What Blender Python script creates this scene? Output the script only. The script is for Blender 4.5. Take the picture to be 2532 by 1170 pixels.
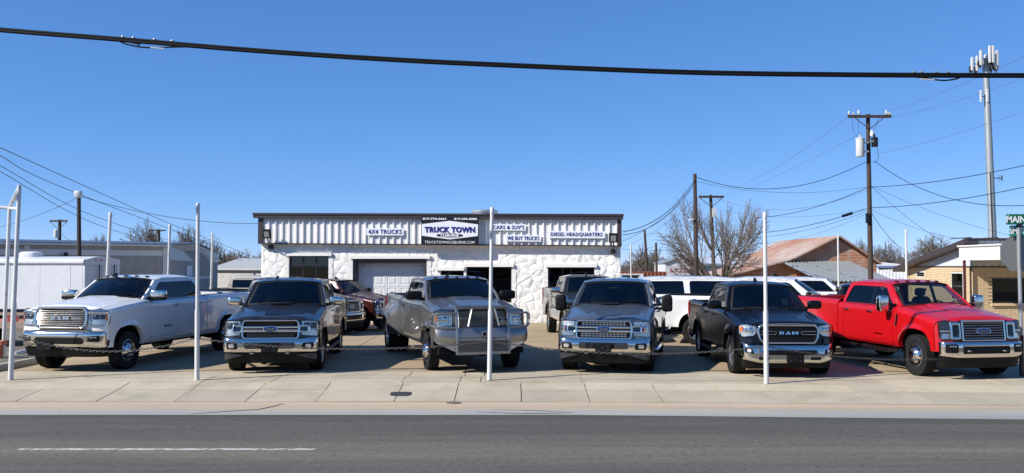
import bpy, bmesh, math, random
from mathutils import Vector, Matrix
from mathutils.geometry import tessellate_polygon
for o in list(bpy.data.objects): bpy.data.objects.remove(o)
S = bpy.context.scene
COL = S.collection
PI = math.pi
# ---------------------------------------------------------------- camera, sky, sun, exposure
FOC = 2200.0; PITCH = math.atan(72/FOC); CH = 2.25
cd = bpy.data.cameras.new('camera'); cam = bpy.data.objects.new('camera', cd); COL.objects.link(cam)
cam.location = (0, 0, CH); cam.rotation_euler = (PI/2+PITCH, 0, 0)
cd.sensor_width = 36; cd.lens = FOC/2532*36; cd.clip_end = 6000; cd.clip_start = .1
S.camera = cam
SUN_EL = math.radians(36); SUN_H = Vector((-.905, -.425)).normalized()
w = bpy.data.worlds.new('World'); S.world = w; w.use_nodes = True
nt = w.node_tree; bg = nt.nodes['Background']
sky = nt.nodes.new('ShaderNodeTexSky'); sky.sky_type = 'NISHITA'; sky.sun_disc = False
sky.sun_elevation = SUN_EL; sky.sun_rotation = math.atan2(SUN_H.x, SUN_H.y)
sky.altitude = 0; sky.air_density = .5; sky.dust_density = 0; sky.ozone_density = 6
sp_ = nt.nodes.new('ShaderNodeSeparateColor'); cb_ = nt.nodes.new('ShaderNodeCombineColor'); nt.links.new(sky.outputs[0], sp_.inputs[0])
for i_, (k_, g_) in enumerate(((1.22, .89), (1.98, .65), (3.5, .50))):     # camera-like colour response of the whole sky
    pw = nt.nodes.new('ShaderNodeMath'); pw.operation = 'POWER'; pw.inputs[1].default_value = g_; nt.links.new(sp_.outputs[i_], pw.inputs[0])
    ml = nt.nodes.new('ShaderNodeMath'); ml.operation = 'MULTIPLY'; ml.inputs[1].default_value = k_; nt.links.new(pw.outputs[0], ml.inputs[0])
    nt.links.new(ml.outputs[0], cb_.inputs[i_])
nt.links.new(cb_.outputs[0], bg.inputs[0]); bg.inputs[1].default_value = .078
sl = bpy.data.lights.new('sun', 'SUN'); sun = bpy.data.objects.new('sun', sl); COL.objects.link(sun)
sl.energy = 5.0; sl.angle = math.radians(.53); sl.color = (1, .965, .90)
sd_ = Vector((SUN_H.x*math.cos(SUN_EL), SUN_H.y*math.cos(SUN_EL), math.sin(SUN_EL)))
sun.rotation_euler = sd_.to_track_quat('Z', 'Y').to_euler(); sun.location = (-30, -15, 30)
S.view_settings.view_transform = 'Standard'; S.view_settings.look = 'None'
S.view_settings.exposure = .46; S.view_settings.gamma = 1; S.view_settings.use_curve_mapping = False
S.render.engine = 'CYCLES'; S.cycles.max_bounces = 8; S.cycles.transparent_max_bounces = 12
S.cycles.use_denoising = True; S.cycles.caustics_reflective = False; S.cycles.caustics_refractive = False

# ---------------------------------------------------------------- helpers
def tag(o, label=None, cat=None, group=None, kind=None):
    if label: o['label'] = label
    if cat: o['category'] = cat
    if group: o['group'] = group
    if kind: o['kind'] = kind
    return o
def empty(name, loc=(0,0,0), rz=0, label=None, cat=None, group=None):
    o = bpy.data.objects.new(name, None); COL.objects.link(o); o.empty_display_size = .2
    o.location = loc; o.rotation_euler = (0, 0, rz)
    return tag(o, label, cat, group)
def at(px, py, Y):           # photo pixel at distance Y -> world point
    dx = (px-1266)/FOC; dy = (585-py)/FOC
    ry = math.cos(PITCH)-dy*math.sin(PITCH); rz = math.sin(PITCH)+dy*math.cos(PITCH)
    return Vector((dx/ry*Y, Y, CH+rz/ry*Y))
def sm(a, b, x):
    t = max(0, min(1, (x-a)/(b-a))) if a != b else float(x >= a)
    return t*t*(3-2*t)
def interp(x, xs, ys):
    if x <= xs[0]: return ys[0]
    for i in range(1, len(xs)):
        if x <= xs[i]:
            t = (x-xs[i-1])/(xs[i]-xs[i-1]); return ys[i-1]+t*(ys[i]-ys[i-1])
    return ys[-1]
class MB:
    def __init__(s): s.v = []; s.f = []
    def add(s, vs, fs):
        b = len(s.v); s.v += [tuple(p) for p in vs]; s.f += [tuple(i+b for i in f) for f in fs]; return s
    def box(s, x0, x1, y0, y1, z0, z1, M=None):
        vs = [Vector((x, y, z)) for x in (x0, x1) for y in (y0, y1) for z in (z0, z1)]
        if M is not None: vs = [M @ p for p in vs]
        return s.add(vs, [(0,1,3,2), (4,6,7,5), (0,4,5,1), (2,3,7,6), (0,2,6,4), (1,5,7,3)])
    def grid(s, fn, nu, nv, cu=False):
        vs = [fn(i/nu, j/nv) for i in range(nu+(0 if cu else 1)) for j in range(nv+1)]
        n = nu if cu else nu+1
        fs = []
        for i in range(nu):
            a = i*(nv+1); b = ((i+1) % n)*(nv+1)
            for j in range(nv): fs.append((a+j, b+j, b+j+1, a+j+1))
        return s.add(vs, fs)
    def tube(s, path, r, n=8, cap=True, flat=1.0, up=None):
        path = [Vector(p) for p in path]; rs = r if isinstance(r, (list, tuple)) else [r]*len(path)
        d0 = (path[1]-path[0]).normalized()
        ref = Vector(up) if up else (Vector((0,0,1)) if abs(d0.z) < .9 else Vector((1,0,0)))
        vs = []; m = len(path)
        for k, p in enumerate(path):
            d = (path[min(k+1, m-1)]-path[max(k-1, 0)]).normalized()
            a = d.cross(ref)
            if a.length < 1e-6: a = d.cross(Vector((0, 1, 0)))
            a.normalize(); b = a.cross(d).normalized()
            for i in range(n):
                t = 2*PI*(i+.5)/n; vs.append(p+a*(math.cos(t)*rs[k])+b*(math.sin(t)*rs[k]*flat))
        fs = [(k*n+i, k*n+(i+1) % n, (k+1)*n+(i+1) % n, (k+1)*n+i) for k in range(m-1) for i in range(n)]
        if cap: fs += [tuple(range(n))[::-1], tuple((m-1)*n+i for i in range(n))]
        return s.add(vs, fs)
    def lathe(s, prof, n=24, M=None, closed=False):   # prof (r, h) about local Y axis
        vs = []
        for i in range(n):
            t = 2*PI*i/n
            for r, h in prof:
                p = Vector((r*math.cos(t), h, r*math.sin(t))); vs.append(M @ p if M is not None else p)
        m = len(prof); fs = []
        for i in range(n):
            a = i*m; b = ((i+1) % n)*m
            for j in range(m-1): fs.append((a+j, a+j+1, b+j+1, b+j))
        return s.add(vs, fs)
    def blob(s, c, r, e=3.5, n=12, M=None):            # rounded box (superellipsoid)
        def f(u, v):
            a = 2*PI*u; b = -PI/2+PI*v
            q = lambda x: math.copysign(abs(x)**(2/e), x)
            p = Vector((r[0]*q(math.cos(b))*q(math.cos(a)), r[1]*q(math.cos(b))*q(math.sin(a)), r[2]*q(math.sin(b))))
            if M is not None: p = M @ p
            return Vector(c)+p
        return s.grid(f, n*2, n, cu=True)
    def prism(s, outer, holes, f0, f1, sides=True):    # 2-D polygon with holes between two mappings
        loops = [outer]+list(holes)
        tris = tessellate_polygon([[Vector((p[0], p[1], 0)) for p in l] for l in loops])
        pts = [p for l in loops for p in l]; N = len(pts)
        vs = [f0(*p) for p in pts]+[f1(*p) for p in pts]
        fs = [tuple(t) for t in tris]+[tuple(i+N for i in reversed(t)) for t in tris]
        if sides:
            b = 0
            for l in loops:
                n = len(l)
                for i in range(n): fs.append((b+i, b+(i+1) % n, N+b+(i+1) % n, N+b+i))
                b += n
        return s.add(vs, fs)
    def poly(s, outer, f):
        tris = tessellate_polygon([[Vector((p[0], p[1], 0)) for p in outer]])
        return s.add([f(*p) for p in outer], [tuple(t) for t in tris])
    def mesh(s, name, mat, ang=35, weld=True):
        me = bpy.data.meshes.new(name); me.from_pydata([tuple(p) for p in s.v], [], s.f)
        if weld:
            bm = bmesh.new(); bm.from_mesh(me)
            bmesh.ops.remove_doubles(bm, verts=bm.verts, dist=.0004)
            bmesh.ops.recalc_face_normals(bm, faces=bm.faces)
            bm.to_mesh(me); bm.free()
        if ang:
            me.polygons.foreach_set('use_smooth', [True]*len(me.polygons))
            me.set_sharp_from_angle(angle=math.radians(ang))
        for m in (mat if isinstance(mat, (list, tuple)) else [mat]): me.materials.append(m)
        me.update(); return me
    def build(s, name, mat, parent=None, ang=35, weld=True, loc=None):
        o = bpy.data.objects.new(name, s.mesh(name, mat, ang, weld)); COL.objects.link(o)
        if parent: o.parent = parent
        if loc: o.location = loc
        return o
def inst(src, parent=None, loc=None, rot=None, name=None, scale=None):
    o = src.copy(); COL.objects.link(o)
    if name: o.name = name
    o.parent = parent
    if loc is not None: o.location = loc
    if rot is not None: o.rotation_euler = rot
    if scale is not None: o.scale = scale
    return o
def copy_tree(o, parent=None):
    c = o.copy(); COL.objects.link(c); c.parent = parent
    for ch in list(o.children): copy_tree(ch, c)
    return c
def rpoly(pts, r, n=4):
    out = []; m = len(pts)
    for i in range(m):
        p = Vector(pts[i]); a = Vector(pts[i-1])-p; b = Vector(pts[(i+1) % m])-p
        rr = min(r[i] if isinstance(r, (list, tuple)) else r, a.length*.45, b.length*.45)
        if rr < 1e-4: out.append(tuple(p)); continue
        p0 = p+a.normalized()*rr; p1 = p+b.normalized()*rr
        for k in range(n+1):
            t = k/n; out.append(tuple(p0*(1-t)**2+p*2*t*(1-t)+p1*t*t))
    return out
def dense(pts, d):
    out = []; m = len(pts)
    for i in range(m):
        a = Vector(pts[i]); b = Vector(pts[(i+1) % m]); k = max(1, int((b-a).length/d))
        for j in range(k): out.append(tuple(a.lerp(b, j/k)))
    return out
def rrect(x0, x1, y0, y1, r, n=4): return rpoly([(x0, y0), (x1, y0), (x1, y1), (x0, y1)], r, n)
def resample(pts, n):
    P = [Vector(p) for p in pts]; P.append(P[0]); acc = [0]
    for i in range(1, len(P)): acc.append(acc[-1]+(P[i]-P[i-1]).length)
    out = []; j = 0
    for k in range(n):
        d = acc[-1]*k/n
        while acc[j+1] < d: j += 1
        t = (d-acc[j])/max(1e-9, acc[j+1]-acc[j]); out.append(tuple(P[j].lerp(P[j+1], t)))
    return out
TEXTC = {}
def text_mesh(txt, size, width=None, ext=.004, off=0.0, shear=0, sp=1.0):
    c = bpy.data.curves.new('lettering', 'FONT'); c.body = txt; c.size = size; c.extrude = ext; c.offset = off
    c.shear = shear; c.space_character = sp; c.align_x = 'CENTER'; c.align_y = 'CENTER'; c.resolution_u = 3
    o = bpy.data.objects.new('lettering', c); COL.objects.link(o)
    dg = bpy.context.evaluated_depsgraph_get(); dg.update()
    me = bpy.data.meshes.new_from_object(o.evaluated_get(dg))
    vs = [v.co.copy() for v in me.vertices]; fs = [tuple(p.vertices) for p in me.polygons]
    bpy.data.objects.remove(o); bpy.data.curves.remove(c); bpy.data.meshes.remove(me)
    x0 = min(v.x for v in vs); x1 = max(v.x for v in vs); y0 = min(v.y for v in vs); y1 = max(v.y for v in vs)
    k = width/(x1-x0) if width else 1; cx = (x0+x1)/2; cy = (y0+y1)/2
    h = size/(y1-y0)
    return [Vector(((v.x-cx)*k, (v.y-cy)*h, v.z)) for v in vs], fs
def lettering(txt, size, width, mapf, mat, parent, name='lettering', **kw):
    vs, fs = text_mesh(txt, size, width, **kw)
    m = MB(); m.add([mapf(p) for p in vs], fs)
    return m.build(name, mat, parent, ang=0, weld=False)

# ---------------------------------------------------------------- materials
def mat(name, col, rough=.5, metal=0, coat=0, spec=None, cr=.03):
    m = bpy.data.materials.new(name); m.use_nodes = True
    b = m.node_tree.nodes['Principled BSDF']
    b.inputs['Base Color'].default_value = (*col, 1); b.inputs['Roughness'].default_value = rough
    b.inputs['Metallic'].default_value = metal; b.inputs['Coat Weight'].default_value = coat
    b.inputs['Coat Roughness'].default_value = cr
    if spec is not None: b.inputs['Specular IOR Level'].default_value = spec
    m.diffuse_color = (*col, 1)
    return m
def noisy(m, amt=.25, scale=4, detail=6, bump=0, bscale=40, second=None, sc2=.4, th=(.45, .65), stretch=None, rough_amt=0, rot=None, bd=.02):
    nt = m.node_tree; N = nt.nodes; L = nt.links; b = N['Principled BSDF']
    tc = N.new('ShaderNodeTexCoord'); mp = N.new('ShaderNodeMapping'); L.new(tc.outputs['Object'], mp.inputs[0])
    if stretch: mp.inputs['Scale'].default_value = stretch
    col = tuple(b.inputs['Base Color'].default_value)
    n1 = N.new('ShaderNodeTexNoise'); n1.inputs['Scale'].default_value = scale; n1.inputs['Detail'].default_value = detail
    n1.inputs['Roughness'].default_value = .65
    L.new(mp.outputs[0], n1.inputs[0])
    mr = N.new('ShaderNodeMapRange'); mr.inputs[1].default_value = .25; mr.inputs[2].default_value = .75
    mr.inputs[3].default_value = 1-amt; mr.inputs[4].default_value = 1+amt; L.new(n1.outputs[0], mr.inputs[0])
    mx = N.new('ShaderNodeMix'); mx.data_type = 'RGBA'; mx.blend_type = 'MULTIPLY'; mx.inputs[0].default_value = 1
    mx.inputs[6].default_value = col; cmb = N.new('ShaderNodeCombineColor')
    for i in range(3): L.new(mr.outputs[0], cmb.inputs[i])
    L.new(cmb.outputs[0], mx.inputs[7]); out = mx.outputs[2]
    if second:
        n2 = N.new('ShaderNodeTexNoise'); n2.inputs['Scale'].default_value = sc2; n2.inputs['Detail'].default_value = 8
        n2.inputs['Roughness'].default_value = .7; L.new(mp.outputs[0], n2.inputs[0])
        m2 = N.new('ShaderNodeMapRange'); m2.inputs[1].default_value = th[0]; m2.inputs[2].default_value = th[1]; L.new(n2.outputs[0], m2.inputs[0])
        x2 = N.new('ShaderNodeMix'); x2.data_type = 'RGBA'; L.new(m2.outputs[0], x2.inputs[0]); L.new(out, x2.inputs[6])
        x2.inputs[7].default_value = (*second, 1); out = x2.outputs[2]
    L.new(out, b.inputs['Base Color'])
    if bump:
        n3 = N.new('ShaderNodeTexNoise'); n3.inputs['Scale'].default_value = bscale; n3.inputs['Detail'].default_value = 6
        L.new(tc.outputs['Object'], n3.inputs[0])
        bp = N.new('ShaderNodeBump'); bp.inputs['Strength'].default_value = bump; bp.inputs['Distance'].default_value = bd
        L.new(n3.outputs[0], bp.inputs['Height']); L.new(bp.outputs[0], b.inputs['Normal'])
    return m
def glass(name, tint, rough=.0, ior=1.5):
    m = bpy.data.materials.new(name); m.use_nodes = True; nt = m.node_tree; N = nt.nodes; L = nt.links
    N.remove(N['Principled BSDF']); out = N['Material Output']
    tr = N.new('ShaderNodeBsdfTransparent'); tr.inputs[0].default_value = (*tint, 1)
    gl = N.new('ShaderNodeBsdfGlossy'); gl.inputs['Roughness'].default_value = rough
    lw = N.new('ShaderNodeLayerWeight'); lw.inputs[0].default_value = .5          # Schlick's approximation, the same from both sides of a thin pane
    pw = N.new('ShaderNodeMath'); pw.operation = 'POWER'; pw.inputs[1].default_value = 5; L.new(lw.outputs['Facing'], pw.inputs[0])
    f0 = ((ior-1)/(ior+1))**2*1.6; ma = N.new('ShaderNodeMath'); ma.operation = 'MULTIPLY_ADD'; ma.inputs[1].default_value = 1-f0; ma.inputs[2].default_value = f0; L.new(pw.outputs[0], ma.inputs[0])
    mx = N.new('ShaderNodeMixShader'); L.new(ma.outputs[0], mx.inputs[0]); L.new(tr.outputs[0], mx.inputs[1]); L.new(gl.outputs[0], mx.inputs[2])
    L.new(mx.outputs[0], out.inputs[0]); return m
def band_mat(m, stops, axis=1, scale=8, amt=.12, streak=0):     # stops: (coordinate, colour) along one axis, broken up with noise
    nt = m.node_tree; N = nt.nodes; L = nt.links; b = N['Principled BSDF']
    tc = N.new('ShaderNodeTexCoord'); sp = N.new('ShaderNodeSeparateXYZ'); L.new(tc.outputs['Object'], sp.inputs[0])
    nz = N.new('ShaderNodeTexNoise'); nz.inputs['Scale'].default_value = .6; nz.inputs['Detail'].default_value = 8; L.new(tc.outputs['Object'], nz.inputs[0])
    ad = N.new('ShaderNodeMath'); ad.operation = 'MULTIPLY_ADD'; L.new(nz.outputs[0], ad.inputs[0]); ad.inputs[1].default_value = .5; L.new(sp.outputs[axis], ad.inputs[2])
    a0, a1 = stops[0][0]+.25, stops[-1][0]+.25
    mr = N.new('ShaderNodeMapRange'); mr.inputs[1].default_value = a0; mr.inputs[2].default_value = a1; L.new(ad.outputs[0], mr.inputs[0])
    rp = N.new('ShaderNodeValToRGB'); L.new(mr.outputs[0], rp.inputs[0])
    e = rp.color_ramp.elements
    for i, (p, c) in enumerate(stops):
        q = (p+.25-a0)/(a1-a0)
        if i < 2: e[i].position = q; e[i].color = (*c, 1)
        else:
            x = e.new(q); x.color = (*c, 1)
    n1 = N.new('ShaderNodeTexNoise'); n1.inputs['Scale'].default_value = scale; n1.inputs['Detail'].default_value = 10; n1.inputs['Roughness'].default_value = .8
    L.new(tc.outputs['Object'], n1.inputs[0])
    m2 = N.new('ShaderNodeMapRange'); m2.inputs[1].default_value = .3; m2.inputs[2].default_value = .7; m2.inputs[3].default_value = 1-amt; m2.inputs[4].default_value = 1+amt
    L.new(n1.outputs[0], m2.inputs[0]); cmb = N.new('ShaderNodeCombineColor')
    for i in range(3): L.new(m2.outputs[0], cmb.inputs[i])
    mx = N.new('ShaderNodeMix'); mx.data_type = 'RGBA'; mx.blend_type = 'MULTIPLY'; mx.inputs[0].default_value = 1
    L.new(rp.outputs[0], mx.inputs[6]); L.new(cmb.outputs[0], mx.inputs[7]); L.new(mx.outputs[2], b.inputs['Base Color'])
    if streak:                                            # tyre-polished streaks and blotches drawn out along the lanes
        mp = N.new('ShaderNodeMapping'); mp.inputs['Scale'].default_value = (.16, 2.2, 1); L.new(tc.outputs['Object'], mp.inputs[0])
        n4 = N.new('ShaderNodeTexNoise'); n4.inputs['Scale'].default_value = 1.4; n4.inputs['Detail'].default_value = 7; n4.inputs['Roughness'].default_value = .7; L.new(mp.outputs[0], n4.inputs[0])
        m4 = N.new('ShaderNodeMapRange'); m4.inputs[1].default_value = .32; m4.inputs[2].default_value = .68; m4.inputs[3].default_value = 1-streak; m4.inputs[4].default_value = 1+streak; L.new(n4.outputs[0], m4.inputs[0])
        c4 = N.new('ShaderNodeCombineColor'); x4 = N.new('ShaderNodeMix'); x4.data_type = 'RGBA'; x4.blend_type = 'MULTIPLY'; x4.inputs[0].default_value = 1
        for i in range(3): L.new(m4.outputs[0], c4.inputs[i])
        L.new(mx.outputs[2], x4.inputs[6]); L.new(c4.outputs[0], x4.inputs[7]); L.new(x4.outputs[2], b.inputs['Base Color'])
    bp = N.new('ShaderNodeBump'); bp.inputs['Strength'].default_value = .4; bp.inputs['Distance'].default_value = .01
    L.new(n1.outputs[0], bp.inputs['Height']); L.new(bp.outputs[0], b.inputs['Normal'])
    return m
M = {}
M['chrome'] = mat('chrome', (.74, .685, .60), .09, 1)
M['alloy'] = noisy(mat('alloy', (.64, .61, .56), .28, 1), .08, 9)
M['polished'] = mat('polished', (.76, .72, .66), .14, 1)
M['black'] = mat('black_plastic', (.0045, .0045, .0048), .5, spec=.2)
M['gloss_black'] = mat('gloss_black', (.006, .006, .007), .12)
M['rubber'] = noisy(mat('rubber', (.010, .010, .010), .8, spec=.3), .3, 12, bump=.2, bscale=60)
M['under'] = mat('underbody', (.006, .006, .006), .9, spec=.1)
M['seal'] = mat('seal', (.008, .008, .008), .5)
M['interior'] = mat('interior', (.075, .072, .068), .7)
M['interior_tan'] = mat('interior_tan', (.09, .075, .06), .7)
M['ws'] = glass('windshield_glass', (.60, .64, .63), ior=1.5)
M['ws_dark'] = glass('tinted_windshield_glass', (.36, .39, .385), ior=1.5)
M['tint'] = glass('tinted_glass', (.045, .05, .055))
M['light_tint'] = glass('light_tinted_glass', (.20, .21, .21))
M['clear'] = glass('clear_side_glass', (.58, .61, .60))
M['lens'] = glass('lamp_lens', (.92, .94, .95), ior=1.38)
M['lamp'] = mat('lamp_reflector', (.86, .80, .70), .32, 1)
M['dark_chrome'] = mat('dark_chrome', (.30, .28, .26), .18, 1)
M['lamp_dark'] = mat('lamp_dark', (.03, .03, .033), .2)
M['amber'] = mat('amber_lens', (.75, .16, .01), .15, 0, .5)
M['red_lens'] = mat('red_lens', (.35, .01, .01), .15, 0, .5)
M['smoke'] = mat('smoked_lens', (.02, .015, .01), .15, 0, .5)
M['blue_badge'] = mat('blue_badge', (.008, .018, .09), .2, 0, .6)
M['white'] = mat('white_plate', (.75, .75, .75), .5)
M['guard'] = noisy(mat('silver_guard', (.30, .292, .28), .33, .8), .1, 6)
def paint(name, col, metal=0, rough=.35, coat=.8, spec=.4): return noisy(mat(name, col, rough, metal, coat, spec, cr=.02), .05, 1.5)
# ================================================================= pickups
SPECS = {
 'hd': dict(L=6.6, W=1.0, H=2.0, fa=.97, ra=5.3, tr=.405, rock=.50, hf=1.36, hc=1.50, belt=1.43, rail=1.47, cw=1.42, cc=.28, wt=2.18, rr=4.08, cr=4.25, yb=.83, yr=.73, d=(1.74,2.94,4.00), bw=.96, nb=.90, n=4.4, sd=.38, bul=1, wo=.0),
 'f':  dict(L=5.89, W=.99, H=1.95, fa=.93, ra=4.61, tr=.395, rock=.45, hf=1.14, hc=1.36, belt=1.31, rail=1.38, cw=1.50, cc=.26, wt=2.20, rr=3.85, cr=4.02, yb=.875, yr=.725, sh=.075, bw=.965, d=(1.78,2.86,3.80), nb=.74, n=4.0, sd=.36, bul=2, wo=.0),
 'r':  dict(L=5.92, W=1.02, H=1.93, fa=.97, ra=4.64, tr=.40, rock=.44, hf=1.10, hc=1.32, belt=1.29, rail=1.36, cw=1.50, cc=.30, wt=2.25, rr=3.92, cr=4.08, yb=.86, yr=.68, bw=.93, d=(1.80,2.88,3.84), nb=.68, n=2.9, sd=.50, bul=1, wo=.0),
 'sd': dict(L=6.76, W=1.0, H=2.04, fa=.98, ra=5.06, tr=.44, rock=.56, hf=1.26, hc=1.48, belt=1.43, rail=1.52, cw=1.42, cc=.24, wt=2.14, rr=3.96, cr=4.12, yb=.84, yr=.69, bw=.93, d=(1.74,2.84,3.86), nb=.80, n=4.0, sd=.36, bul=1, wo=.0),
}
def P(s, y, z): return Vector((-s, y, z))
class Truck:
    def __init__(t, kind, name, loc, phi, label, cat, group, pm, scale=1, detail=2, **kw):
        t.__dict__.update(SPECS[kind]); t.__dict__.update(kw); t.k = kind; t.pm = pm; t.detail = detail; t.opt = kw
        t.root = empty(name, (loc[0], loc[1], loc[2] if len(loc) > 2 else 0), math.radians(phi)-PI/2, label, cat, group)
        t.root.scale = (scale,)*3
        t.tex = kw.get('dually', False); t.suv = kw.get('suv', False); t.reg = kw.get('lod', False)
    # ---- surfaces
    def fs(t, y, W=None, sd=None, n=None, s0=.08):
        W = W or t.W; sd = sd or t.sd; n = n or t.n
        q = min(1, abs(y)/W); return s0+sd*(1-(1-q**n)**(1/n))
    def rake(t, z): return .10*max(0, z-t.nb)
    def nose(t, y, z): return t.fs(y)+t.rake(z)
    def zt(t, s):
        if t.suv: return interp(s, (.1, t.cw+t.cc-.1, t.cw+t.cc+.3, t.L), (t.hf-.06, t.hc-.05, t.belt, t.belt+.02))
        return interp(s, (.1, t.cw+t.cc-.1, t.cw+t.cc+.3, t.cr-.02, t.cr+.03, t.L), (t.hf-.06, t.hc-.05, t.belt, t.belt+.01, t.rail, t.rail+.02))
    def zb(t, s):
        z = t.rock+(.05 if s > t.ra else 0)
        if s < t.fa-.3: z = t.rock+.02
        for c in (t.fa, t.ra):
            R = t.tr+.10; d = abs(s-c)
            if d < R: z = max(z, t.tr+.03+(R**2.6-d**2.6)**(1/2.6))
        return z
    def yo(t, s, z):
        top = t.zt(s)-z
        o = interp(z, (t.rock, t.rock+.08, .78, .95, 1.15), (-.05, -.008, 0, -.006, -.02))
        o = min(o, interp(top, (0, .02, .06, .16), (-t.__dict__.get('sh', .11), -.055, -.03, -.008)))
        for c in (t.fa, t.ra):
            R = t.tr+.10; d = math.hypot(s-c, max(0, z-t.tr-.03)*1.0)-R
            o += .035*(1-sm(0, .13, d)) if top > .12 else .02*(1-sm(0, .13, d))
            if z < t.tr: pass
        if t.tex:
            b = (1-sm(.50, .92, abs(s-t.ra)))*(1-sm(1.02, 1.34, z)); o += .215*b
        return t.W+o
    def stations(t, a, b):
        S0 = [a, b]; x = a
        while x < b: S0.append(x); x += .16
        for c in (t.fa, t.ra):
            R = t.tr+.10
            for k in range(-13, 14):
                q = c+R*math.sin(k/13*PI/2)*1.002
                S0.append(q)
            S0 += [c-R-.03, c+R+.03, c-R-.09, c+R+.09]
            if t.tex: S0 += [c-.9, c-.8, c-.7, c-.6, c+.6, c+.7, c+.8, c+.9]
        return sorted(set(round(q, 4) for q in S0 if a <= q <= b))
    ROWS = (0, .06, .14, .28, .42, .55, .68, .78, .86, .92, .96, .985, 1)
    def side(t, a, b, sgn, za=None, hood=False, front=False, fold=.03):
        m = MB(); st = t.stations(a, b); cols = []
        for s in st:
            z0 = max(t.zb(s), za or 0); z1 = t.zt(s); col = []
            for k, r in enumerate(t.ROWS):
                z = z0+(z1-z0)*r; ss = s
                y = t.yo(s, z)
                if front and s < b:
                    q = sm(b, a, s); ss = s+(t.nose(min(y, t.W*.985), z)-a)*q; z = z0+(t.zt(ss)-z0)*r
                if front:
                    q = sm(b, a, s)                 # pull the front edge on to the nose surface
                    lim = t.nose(min(y, t.W*.985), z); ss = s+(lim-a)*q if s <= b else s
                    y = min(y, t.W) if q > .8 else y
                col.append(P(ss, sgn*y, z))
            if hood:
                sh_ = s+((t.nose(t.W*.82, z1)-a)*sm(b, a, s) if s < b else 0); col.append(P(sh_, sgn*t.W*.82, t.zt(sh_)+.021))
            # lip turned in along the bottom edge
            col.insert(0, P(-col[0].x, sgn*(abs(col[0].y)-.10), z0))
            cols.append(col)
        n = len(cols[0])
        fs = [(i*n+j, (i+1)*n+j, (i+1)*n+j+1, i*n+j+1) for i in range(len(cols)-1) for j in range(n-1)]
        m.add([p for c in cols for p in c], fs)
        for ci in ((0, len(cols)-1) if fold else ()):       # edges folded in so that panel gaps read as gaps
            if front and ci == 0: continue
            c = cols[ci]; m.add(c+[p-Vector((0, sgn*fold, 0)) for p in c], [(j, j+1, n+j+1, n+j) for j in range(n-1)])
        return m
    def hoodz(t, s, y):
        c = t.cw+t.cc; k = max(0, min(1, (s-.12)/(c-.12)))
        ze = interp(s, (.1, c-.1, c+.3), (t.hf-.06, t.hc-.05, t.hc-.03))+.022
        q = min(1, abs(y)/(t.W*.82)); z = ze+.055*(1-q*q)
        if t.bul == 1: z += (.028*(1-sm(.36, .54, q)))*sm(.05, .5, k)+.012*(1-sm(.62, .8, q))
        if t.bul == 2: z += .022*(sm(.24-.12*k, .46-.12*k, q))*(1-sm(.72, 1, q))
        return z
    def body(t):
        W = t.W; R = t.root; pm = t.pm; c = t.cw+t.cc
        d0, d1, d2 = t.d; g = .006; zr = t.rock+.13
        sf = .08+t.sd
        for sg in (1, -1):
            t.side(sf*.75, d0-g, sg, hood=True, front=True).build('front_fender', pm, R)
            fd = t.side(d0+g, d1-g, sg, za=zr).build('front_door', pm, R)
            rd = t.side(d1+g, d2-g, sg, za=zr).build('rear_door', pm, R)
            for door, e in ((fd, d1), (rd, d2)):
                h = MB(); zz = t.belt-.13; y = t.yo(e-.2, zz)
                h.tube([P(e-.26, sg*(y-.01), zz), P(e-.25, sg*(y+.035), zz), P(e-.08, sg*(y+.035), zz+.004), P(e-.07, sg*(y-.01), zz)], .017, 6, flat=.9)
                h.build('door_handle', t.opt.get('handle', pm), door)
            m = MB()                                         # rocker panel under the doors
            m.grid(lambda u, v: P(d0+g+u*(d2-d0-2*g), sg*(t.yo(2.5, t.rock+.125*v)-(.02 if v == 0 else 0)), t.rock-.01+.135*v), 4, 4)
            m.build('rocker_panel', t.opt.get('rocker', pm), R)
            if not t.suv:
                t.side(d2+g, t.cr-g, sg).build('cab_corner', pm, R)
                b = t.side(t.cr+.022, t.L-.05, sg)
                b.build('bed_side', pm, R)
                m = MB(); m.grid(lambda u, v: P(t.cr+.03+u*(t.L-.09-t.cr), sg*(t.yo(t.cr+.5, t.rail)-.0-.10*v), t.zt(t.cr+.1+u*(t.L-.2-t.cr))+.012*(1-abs(2*v-1)**3)+.001), 6, 4)
                m.build('bed_rail', M['black'], R)
                m = MB(); m.box(-t.L+.06, -t.cr-.03, sg*(W-.24), sg*(W-.20), .80, t.rail-.003); m.build('bed_liner', M['black'], R)
            else:
                t.side(d2+g, t.L-.05, sg).build('rear_quarter', pm, R)
            for c0 in (t.fa, t.ra):                          # wheel-well liners
                rr = t.tr+.135; m = MB()
                m.grid(lambda u, v: P(c0-rr*math.cos(PI*u), sg*(t.W-.085-.42*v), max(.3, t.tr+.0+rr*math.sin(PI*u))), 14, 1)
                m.grid(lambda u, v: P(c0-rr*math.cos(PI*u)*(1-v), sg*(t.W-.505), .3+(max(.3, t.tr+rr*math.sin(PI*u))-.3)*(1-v)), 14, 1)
                m.build('wheel_liner', M['under'], R)
        # hood
        yh = W*.82-.006
        def hf(u, v):
            y = -yh+2*yh*u; q = y/yh; s0 = t.nose(y, t.hf)-.004; s1 = t.cw+t.cc*q*q*.9-.02
            k = v**1.3; s = s0+(s1-s0)*k; z = t.hoodz(s, y)
            dz = max(0, 1-(s-s0)/.13); z -= .055*dz*dz*(1-abs(q)**6)
            return P(s, y, z)
        m = MB(); m.grid(hf, 72, 36); m.build('hood', pm, R)
        m = MB()
        m.grid(lambda u, v: P(t.cw+t.cc*(2*u-1)**2-.03+.18*v, (2*u-1)*t.yb*.98, t.hc+.008+.055*(1-(2*u-1)**2)-.03*(1-v)), 16, 3)
        m.build('cowl', M['black'], R)
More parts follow.
